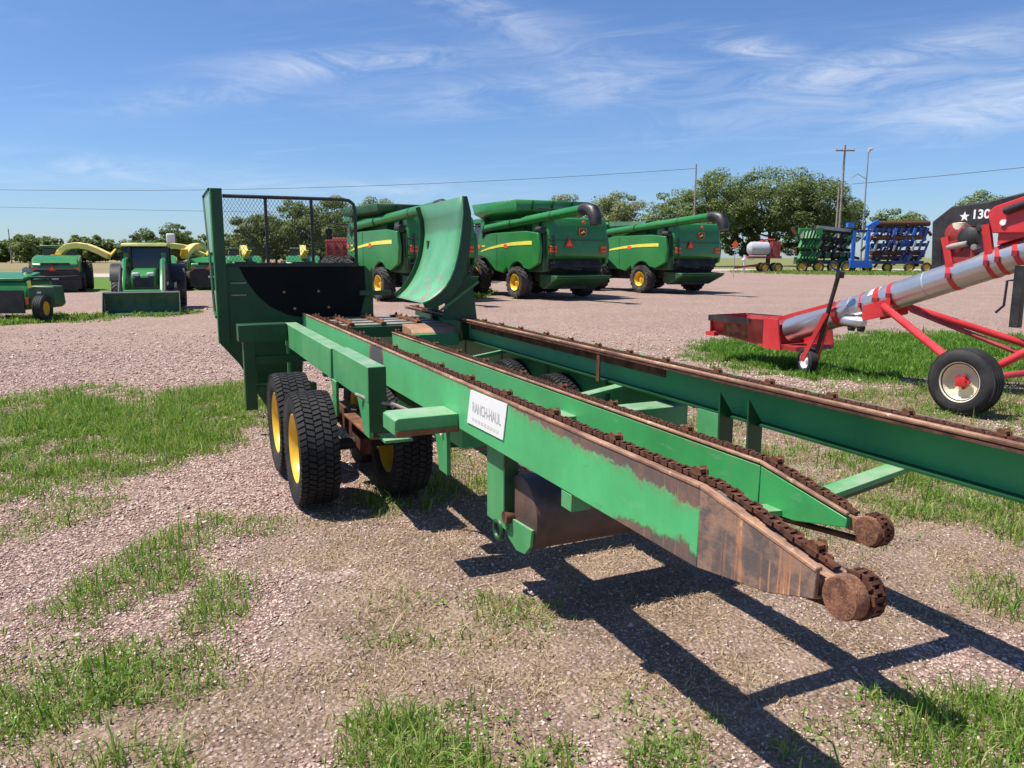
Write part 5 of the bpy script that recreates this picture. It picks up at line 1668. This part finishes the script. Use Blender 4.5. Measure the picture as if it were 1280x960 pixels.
obj('tow_bar', MB().tube([(0, 1.4, 0.95), (-0.3, 2.86, 0.42)], 0.03, 8), MATS['hopper_red'], ag)
# engine on top of the tube
en = empty('engine', ag)
obj('engine_block', MB().prism([(1.84, 1.46), (1.84, 1.78), (2.14, 1.90), (2.20, 1.58)], 'yz', -0.16, 0.12), MATS['hopper_red'], en, bevel=0.03)
obj('flywheel_cover', MB().lathe([(0.115, 0.06), (0.12, 0.13), (0.06, 0.16), (0.0001, 0.16)], 24, (0, 2.10, 1.83)), bl, en)
obj('recoil_cover', MB().lathe([(0.12, -0.05), (0.125, 0.10), (0.05, 0.13), (0.0001, 0.13)], 24, (0, 1.93, 1.88)), MATS['old_red'], en)
obj('air_cleaner', MB().lathe([(0.08, 1.92), (0.08, 2.0), (0.0001, 2.01)], 16, (0.05, 1.95, 0), 'z'), MATS['cream_rim'], en)
obj('muffler', MB().tube([(0.13, 1.88, 1.72), (0.15, 2.12, 1.76)], 0.035, 12), MATS['worn_steel'], en)
for k, (yy_, zz_) in enumerate(((1.80, 1.80), (2.00, 1.70), (2.18, 1.72), (2.22, 1.94))):
    obj('fitting', MB().lathe([(0.035, 0.05), (0.035, 0.14), (0.0001, 0.145)], 10, (0, yy_, zz_)), (dk, MATS['auger_red'], MATS['worn_steel'], dk)[k], en)
for s, z1, ds in ((1.93, 1.84, -0.09), (2.36, 1.97, -0.06)):
    obj('engine_upright', MB().beam(ax_(s, 0.12, 0.10), (0.14, s + ds, z1), 0.085, 0.05, up=(1, 0, 0)), red, en)
gp = obj('belt_guard', MB().prism([(1.48, 1.42), (1.44, 2.04), (1.67, 2.215), (2.10, 2.25), (2.75, 2.38), (2.75, 2.10), (2.13, 1.97), (1.72, 1.93), (1.60, 1.80), (1.60, 1.42)], 'yz', -0.36, -0.22), bl, en, bevel=0.015)
obj('cowl', MB().prism([(2.40, 1.87), (2.33, 2.10), (2.40, 2.16), (3.9, 2.62), (3.9, 2.22), (2.74, 1.86)], 'yz', -0.20, 0.20), red, en, bevel=0.012)
obj('cowl_skirt', MB().prism([(2.45, 1.74), (2.45, 1.87), (2.64, 1.95), (3.1, 2.0), (3.1, 1.9), (2.64, 1.80)], 'yz', -0.14, 0.16), red, en)
obj('grab_handle', MB().tube([(0.23, 2.53, 2.10), (0.24, 3.6, 2.46)], 0.040, 12), bl, en)
obj('fuel_cap', MB().lathe([(0.032, 0.20), (0.032, 0.225), (0.0001, 0.226)], 16, (0, 2.52, 1.98)), MATS['white_sheet'], en)
star = []
for k in range(10):
    a = math.pi / 2 + k * math.pi / 5
    q = 0.062 if k % 2 == 0 else 0.026
    star.append((1.84 - q * math.cos(a), 2.085 + q * math.sin(a)))
obj('guard_star', MB().prism(star, 'yz', -0.2195, -0.2165), MATS['white_print'], en)
text_mesh('guard_lettering', '130', 0.145, MATS['white_print'], en, (-0.216, 2.03, 2.10), (math.radians(90), 0, math.radians(90)), 0.001, 0.004)
obj('jack_post', MB().box(0.24, 0.32, 2.74, 2.84, 0.85, 1.52), bl, ag, bevel=0.006)
obj('crank_handle', MB().tube([(0.28, 2.74, 1.36), (0.28, 2.66, 1.35), (0.30, 2.66, 1.08), (0.30, 2.58, 1.00)], 0.014, 8), bl, ag)

# ------------------------------------------------------------------ far implements on the right
BYD = 86.0
def gp_(u, y=BYD):
    return Vector(((u - 640) / 973 * y, y, 0))
nk = thing('nurse_tank', 'grey cylindrical nurse tank on a red running gear with its tongue to the side', 'tank', gp_(950), math.radians(0))
nk.scale = (0.86, 0.86, 0.86)
obj('vessel', MB().lathe([(0.0001, -1.5), (0.55, -1.42), (0.85, -1.1), (0.88, 0), (0.85, 1.1), (0.55, 1.42), (0.0001, 1.5)], 28, (-0.2, 0, 3.0)), MATS['grey_tank'], nk)
obj('frame', MB().box(-1.7, 2.6, -0.6, 0.6, 1.75, 2.05), MATS['old_red'], nk)
obj('tongue', MB().beam((-3.4, -0.2, 0.55), (1.2, 0, 1.1), 0.2, 0.25), MATS['old_red'], nk)
obj('jack_stand', MB().box(-2.1, -1.9, -0.15, 0.05, 0, 2.2), MATS['white_sheet'], nk)
obj('platform', MB().box(-2.2, -0.9, -0.5, 0.5, 1.55, 1.72), MATS['white_sheet'], nk)
obj('valve_rack', MB().box(1.4, 2.4, -0.5, 0.5, 2.05, 3.9), MATS['old_red'], nk)
obj('top_pipe', MB().tube([(-0.2, 0, 3.85), (0.6, 0, 4.15), (1.8, 0, 4.1)], 0.10, 10), MATS['auger_red'], nk)
F_T, F_R = lug_tyre_mesh(0.62, 0.4, 16), rim_mesh(0.62, 0.4, 0.25, -1)
for x in (0.4, 2.1):
    for s in (-1, 1):
        e = wheel(nk, (x, s * 0.75, 0.62), F_T, F_R, MATS['tyre_dusty'], MATS['yellow_rim'])
        e.rotation_euler = (0, 0, math.radians(90))
pl = thing('folded_planter', 'folded green row planter with long black toolbars among the far implements', 'planter', gp_(1025), math.radians(0))
for k in range(4):
    z = 4.75 - k * 0.95
    obj('toolbar', MB().tube([(-1.0 + k * 0.1, -0.6 + 0.3 * k, z), (3.6, 0.3 + 0.3 * k, z - 0.45)], 0.26 - 0.03 * k, 12), dk, pl)
obj('toolbar_face', MB().beam((-0.9, -0.9, 4.9), (3.6, -0.2, 4.45), 0.05, 0.34), MATS['grey_tank'], pl)
for k in range(6):
    for z in (1.4, 2.6, 3.6):
        obj('row_unit', MB().beam((-2.6 + k * 0.35 + 0.2 * (z > 3), -0.8, z), (-2.2 + k * 0.40, -0.5, z + 0.8), 0.32, 0.4), g if (k + int(z)) % 3 else gd, pl)
for k in range(7):
    obj('seed_hopper', MB().box(-2.2 + k * 0.85, -1.6 + k * 0.85, -0.5, 0.4, 1.5 + 0.1 * (k % 3), 2.2), gd if k % 2 else dk, pl, bevel=0.05)
obj('wing_tip', MB().box(-2.7, -1.3, -0.7, -0.2, 4.15, 4.75), g, pl, bevel=0.05)
obj('wing_tip', MB().box(-0.9, -0.2, -0.9, -0.4, 4.0, 4.85), g, pl, bevel=0.05)
obj('main_frame', MB().box(-2.7, 3.4, -0.2, 0.6, 0.9, 1.35), gd, pl)
for x, m in ((-2.2, 'yellow_rim'), (-0.4, 'yellow_rim'), (1.2, 'yellow_rim'), (2.7, 'yellow_rim')):
    e = wheel(pl, (x, -0.7, 0.62), F_T, F_R, MATS['tyre_dusty'], MATS[m])
    e.rotation_euler = (0, 0, math.radians(70))
tl = thing('tillage_tool', 'bright blue folded tillage tool with rusty rolling baskets beside the planter', 'tillage tool', gp_(1072), math.radians(0))
bb, bd = MATS['tillage_blue'], MATS['tillage_blue_dark']
for x in (-1.0, 0.55):
    obj('mast', MB().beam((x, -1.0, 0.8), (x, -1.0, 4.5), 0.34, 0.34, up=(0, 1, 0)), bb, tl)
obj('mast_foot', MB().box(-1.3, 1.1, -1.3, -0.7, 0.5, 1.3), bb, tl)
obj('mast_head', MB().beam((-1.8, -0.9, 5.1), (-1.1, -0.9, 5.1), 0.5, 0.5), bb, tl)
obj('mast_head', MB().beam((0.5, -0.9, 4.8), (1.6, -0.9, 5.5), 0.4, 0.45), bb, tl)
obj('mast_tie', MB().box(-1.2, 0.9, -0.95, -0.6, 4.3, 4.6), bd, tl)
for k, (z, m, r_) in enumerate(((5.25, 'rust_dark', 0.30), (4.62, 'tillage_blue_dark', 0.30), (3.75, 'rust_metal', 0.27), (2.95, 'tillage_blue_dark', 0.2), (2.10, 'rust_dark', 0.30), (1.55, 'rust_dark', 0.22))):
    obj('rolling_basket', MB().tube([(1.4, 0, z), (7.8 - 0.3 * (k % 3), 0.4, z + 0.05)], r_, 12), MATS[m], tl)
for k in range(9):
    x = 1.6 + k * 0.7
    obj('shank', MB().beam((x, -0.3, 2.3), (x + 0.35, -0.3, 3.4), 0.12, 0.2), bd if k % 3 else MATS['grey_tank'], tl)
    obj('shank', MB().beam((x, -0.2, 4.0), (x + 0.25, -0.2, 4.8), 0.14, 0.24), bd if k % 3 else bb, tl)
obj('lower_frame', MB().box(1.4, 7.2, -0.3, 0.5, 0.9, 1.25), bd, tl)
for x in (2.0, 4.6, 6.6):
    obj('frame_leg', MB().beam((x, 0, 1.2), (x + 0.5, 0, 2.2), 0.2, 0.3), bd, tl)
for x in (-0.9, 0.9, 3.1, 5.5, 7.4):
    e = wheel(tl, (x, -0.5, 0.55), F_T, F_R, MATS['tyre_dusty'], MATS['yellow_rim'])
    e.rotation_euler = (0, 0, math.radians(80))
    e.scale = (0.88, 0.88, 0.88)

rgc = random.Random(5)
for o_, x0, x1, mats in ((pl, -2.8, 3.6, (dk, gd, dk, gd, MATS['rust_dark'])), (tl, 1.2, 7.8, (bd, dk, MATS['rust_dark'], bd, bb))):
    for k in range(80):
        x, z = rgc.uniform(x0, x1), rgc.uniform(1.1, 4.6)
        p = Vector((x, rgc.uniform(-0.2, 0.9), z))
        obj('frame_bar', MB().beam(p, p + Vector((rgc.uniform(-0.7, 0.7), rgc.uniform(-0.3, 0.3), rgc.uniform(-1.0, 1.0))), rgc.uniform(0.16, 0.42), rgc.uniform(0.16, 0.34)), rgc.choice(mats), o_)
# marker on a thin post right of the combines
mk_ = thing('marker_post', 'small orange diamond marker on a thin post right of the last combine', 'marker', gp_(918, 62))
obj('post', MB().tube([(0, 0, 0), (0, 0, 2.3)], 0.03, 8), MATS['pole_metal'], mk_)
obj('marker_plate', MB().prism([(-0.28, 2.62), (0, 2.28), (0.28, 2.65), (0.04, 2.95)], 'xz', -0.05, -0.03), MATS['smv_orange'], mk_)

# ------------------------------------------------------------------ poles and wires
def pole(label, p, h, arm=True):
    r = thing('utility_pole', label, 'pole', p)
    obj('mast', MB().tube([(0, 0, 0), (0, 0, h)], [0.17, 0.11], 12), MATS['wood_pole'], r)
    if arm:
        obj('cross_arm', MB().box(-1.15, 1.15, -0.16, -0.05, h - 0.75, h - 0.6), MATS['wood_pole'], r)
        for x in (-1.05, -0.4, 0.4, 1.05):
            obj('insulator', MB().lathe([(0.04, h - 0.6), (0.06, h - 0.5), (0.03, h - 0.4)], 8, (x, -0.1, 0), 'z'), MATS['grey_tank'], r)
    return r
P1 = gp_(866, 118)
P2 = gp_(1047, 96)
pole('wooden utility pole rising behind the third combine against the trees', P1, 15.3, False)
pole('tall utility pole with a cross arm behind the blue tillage tool', P2, 15.0)
pole('grey secondary pole close beside the tall cross arm pole', P2 + Vector((0.85, 3, 0)), 10.3, False)
pole('distant pole standing above the far treeline, left edge', gp_(14, 210), 9.2, False)
lp = thing('yard_light_pole', 'slim metal yard light pole with a lamp head, next to the cross arm pole', 'light pole', gp_(1076, 96))
obj('mast', MB().tube([(0, 0, 0), (0, 0, 14.2)], [0.13, 0.07], 10), MATS['pole_metal'], lp)
obj('lamp_head', MB().tube([(0, 0, 14.1), (0.1, 0, 14.45), (0.45, 0, 14.55)], [0.10, 0.22, 0.14], 10), MATS['grey_tank'], lp)
obj('lamp_arm', MB().tube([(0, 0, 11.0), (-1.1, 0, 11.6), (-1.9, 0, 11.1)], 0.05, 8), MATS['pole_metal'], lp)
def wire(label, p, q, sag, r=0.035):
    p, q = Vector(p), Vector(q)
    pts = [p.lerp(q, k / 24) - Vector((0, 0, sag * 4 * (k / 24) * (1 - k / 24))) for k in range(25)]
    o = obj('overhead_wire', MB(p).tube(pts, r, 6), MATS['wire_metal'])
    o.location = p
    return tag(o, label, 'wire')
wire('overhead wire running from the pole behind the combines to the left edge', P1 + Vector((0, 0, 14.7)), at_y(-520, 214, 135), 3.2)
wire('lower overhead wire crossing the sky at the left', at_y(-520, 244, 140), at_y(700, 268, 200), 0.8)
W0 = P2 + Vector((1.05, -0.1, 10.4))
wire('overhead wire rising from the cross arm pole to the right edge', W0, W0 + (at_y(1400, 190, 80) - W0) * 2.4, 0.5)

# ------------------------------------------------------------------ trees
def leaf_quads(cent, nrm, size, rg):
    n = len(cent)
    a = rg.normal(0, 1, (n, 3))
    t1 = np.cross(nrm, a)
    t1 /= np.linalg.norm(t1, axis=1)[:, None] + 1e-9
    t2 = np.cross(nrm, t1)
    s = size * rg.uniform(0.55, 1.35, n)[:, None]
    V = np.stack([cent - t1 * s, cent - t2 * s * 0.6, cent + t1 * s, cent + t2 * s * 0.6], 1).reshape(-1, 3)
    return V

def crown_points(rg, h, trunk, w, n_clump, per, cr=0.085):
    cents, norms, cl = [], [], []
    for k in range(n_clump):
        while True:
            p = rg.uniform(-1, 1, 3)
            q = np.linalg.norm(p)
            if 0.22 < q < 1:
                break
        p[2] = p[2] * (1.0 if p[2] > 0 else 0.8)
        c = np.array([p[0] * w * 0.5, p[1] * w * 0.5, trunk + (h - trunk) * (0.52 + 0.42 * p[2])])
        r = (h * cr) * rg.uniform(0.65, 1.45)
        cl.append((c, r))
        d = rg.normal(0, 1, (per, 3))
        d /= np.linalg.norm(d, axis=1)[:, None]
        rad = r * rg.uniform(0.35, 1.0, per) ** 0.6
        pts = c + d * rad[:, None] * np.array([1.25, 1.25, 0.75])
        cents.append(pts)
        nn = d * 0.7 + np.array([0, 0, 0.6]) + rg.normal(0, 0.45, (per, 3))
        norms.append(nn / np.linalg.norm(nn, axis=1)[:, None])
    return np.concatenate(cents), np.concatenate(norms), cl

def tree(label, loc, h, w, mat, seed, n_clump=60, per=110, leaf=0.17, trunk=0.22, name='tree', lean=0):
    rg = np.random.default_rng(seed)
    r = thing(name, label, 'tree', loc, 0)
    c, nr, cl = crown_points(rg, h, h * trunk, w, int(n_clump * 1.2), int(per * 1.2))
    V = leaf_quads(c, nr, leaf, rg)
    n = len(c)
    me = np_mesh('crown', V, np.arange(n * 4), np.arange(n) * 4, np.full(n, 4), MATS[mat])
    link('crown', me, None, r)
    mb = MB()
    top = Vector((rg.normal(0, 0.3), rg.normal(0, 0.3), h * 0.62))
    mb.tube([(0, 0, -0.1), (0.05, 0, h * 0.18), Vector((0, 0, h * 0.18)).lerp(top, 0.5), top], [h * 0.024, h * 0.019, h * 0.014, h * 0.006], 10)
    for k in range(min(16, len(cl))):
        q = Vector(cl[k][0])
        f = 0.25 + 0.5 * (k / 16)
        p0 = Vector((0, 0, h * 0.14)).lerp(top, f)
        mid_ = p0.lerp(q, 0.5) + Vector((0, 0, -0.04 * h))
        mb.tube([p0, mid_, q], [h * 0.010, h * 0.007, h * 0.003], 6)
    obj('trunk', mb, MATS['bark'], r)
    return r
def tp_(u, y):
    return gp_(u, y)
tree('broad green tree at the left end of the tall grove behind the third combine', tp_(845, 138), 14.0, 11, 'leaves_mid', 1, 60, 150, 0.19, 0.10)
tree('tall green tree behind the wooden utility pole', tp_(892, 142), 18.0, 12.5, 'leaves_mid', 2, 80, 160, 0.20, 0.16)
tree('largest grove tree with its crown peak, between the utility pole and the tank', tp_(960, 146), 18.8, 17, 'leaves_mid', 3, 110, 170, 0.20, 0.18)
tree('tall darker tree just left of the cross arm pole', tp_(1012, 140), 17.0, 14, 'leaves_dark', 4, 90, 170, 0.20, 0.16)
tree('lower bushy tree behind the cross arm pole', tp_(1050, 150), 13.5, 9, 'leaves_dark', 5, 50, 150, 0.19, 0.1)
tree('low shrubby tree under the grove behind the nurse tank', tp_(930, 150), 9.0, 13, 'leaves_dark', 6, 60, 150, 0.19, 0.05)
tree('low dark thicket tree under the grove behind the planter', tp_(1000, 155), 9.0, 15, 'leaves_dark', 16, 60, 150, 0.19, 0.05)
tree('pale olive tree rising behind the middle combine, left of the pair', tp_(712, 190), 17.0, 17, 'leaves_pale', 7, 70, 130, 0.26, 0.10)
tree('pale olive tree rising between the middle and third combines', tp_(770, 190), 17.8, 15, 'leaves_pale', 8, 70, 130, 0.26, 0.10)
tree('small round tree above the blue tillage tool', tp_(1118, 165), 12.2, 10, 'leaves_mid', 9, 34, 120, 0.24, 0.45)
tree('small tree above the black belt guard of the conveyor', tp_(1228, 150), 15.2, 9.5, 'leaves_mid', 10, 34, 130, 0.22, 0.30)
tree('green tree seen through the left part of the mesh screen', tp_(322, 150), 10.5, 10, 'leaves_mid', 11, 50, 140, 0.20, 0.05)
tree('tall green tree seen through the middle of the mesh screen', tp_(366, 150), 12.8, 12, 'leaves_mid', 12, 60, 150, 0.20, 0.05)
tree('bushy olive tree seen through the right part of the mesh screen', tp_(424, 148), 13.6, 13, 'leaves_mid', 13, 70, 150, 0.20, 0.05)
tree('tall tree behind the first combine, top just showing', tp_(478, 155), 14.0, 12, 'leaves_mid', 14, 50, 140, 0.20, 0.05)
tree('low bushy tree seen through the mesh screen beside the left post', tp_(302, 160), 7.6, 9, 'leaves_mid', 31, 40, 130, 0.22, 0.03)
tree('leafy tree filling the gap behind the first bar of the mesh screen', tp_(345, 162), 10.4, 11, 'leaves_mid', 32, 50, 130, 0.22, 0.03)
tree('rounded tree seen through the mesh screen just left of the second bar', tp_(394, 160), 11.0, 11, 'leaves_mid', 33, 55, 130, 0.22, 0.03)
tree('tree behind the red header at the right end of the mesh screen', tp_(452, 160), 11.4, 11, 'leaves_mid', 34, 55, 130, 0.22, 0.03)
tree('tree with its top just above the second harvester and the tractor', tp_(178, 200), 9.4, 9, 'leaves_dark', 15, 40, 130, 0.22, 0.05)
tree('dark tree to the right of the loader tractor, before the far wood', tp_(222, 190), 10.6, 9, 'leaves_dark', 17, 40, 130, 0.22, 0.05)

# far wood that reads as one dark mass along the field edge
def far_wood():
    rg = np.random.default_rng(77)
    C, Nn = [], []
    x = -250.0
    while x < 60:
        y = 250 + rg.uniform(-14, 14) + (40 if x > -60 else 0)
        h = rg.uniform(6.0, 9.8) * (1.0 if x < -60 else 1.1)
        wd = rg.uniform(6, 11)
        c, nr, _ = crown_points(rg, h, -h * 0.08, wd, 24, 60, 0.13)
        c[:, 2] = np.maximum(c[:, 2], 0.1)
        C.append(c + np.array([x, y, 0]))
        Nn.append(nr)
        x += rg.uniform(1.6, 2.8)
    c, nr = np.concatenate(C), np.concatenate(Nn)
    V = leaf_quads(c, nr, 0.62, rg)
    n = len(c)
    o = bpy.data.objects.new('far_wood', np_mesh('far_wood', V, np.arange(n * 4), np.arange(n) * 4, np.full(n, 4), MATS['leaves_mid']))
    COL.objects.link(o)
    tag(o, 'dark distant wood forming a treeline along the field edge', 'wood', kind='stuff')
far_wood()
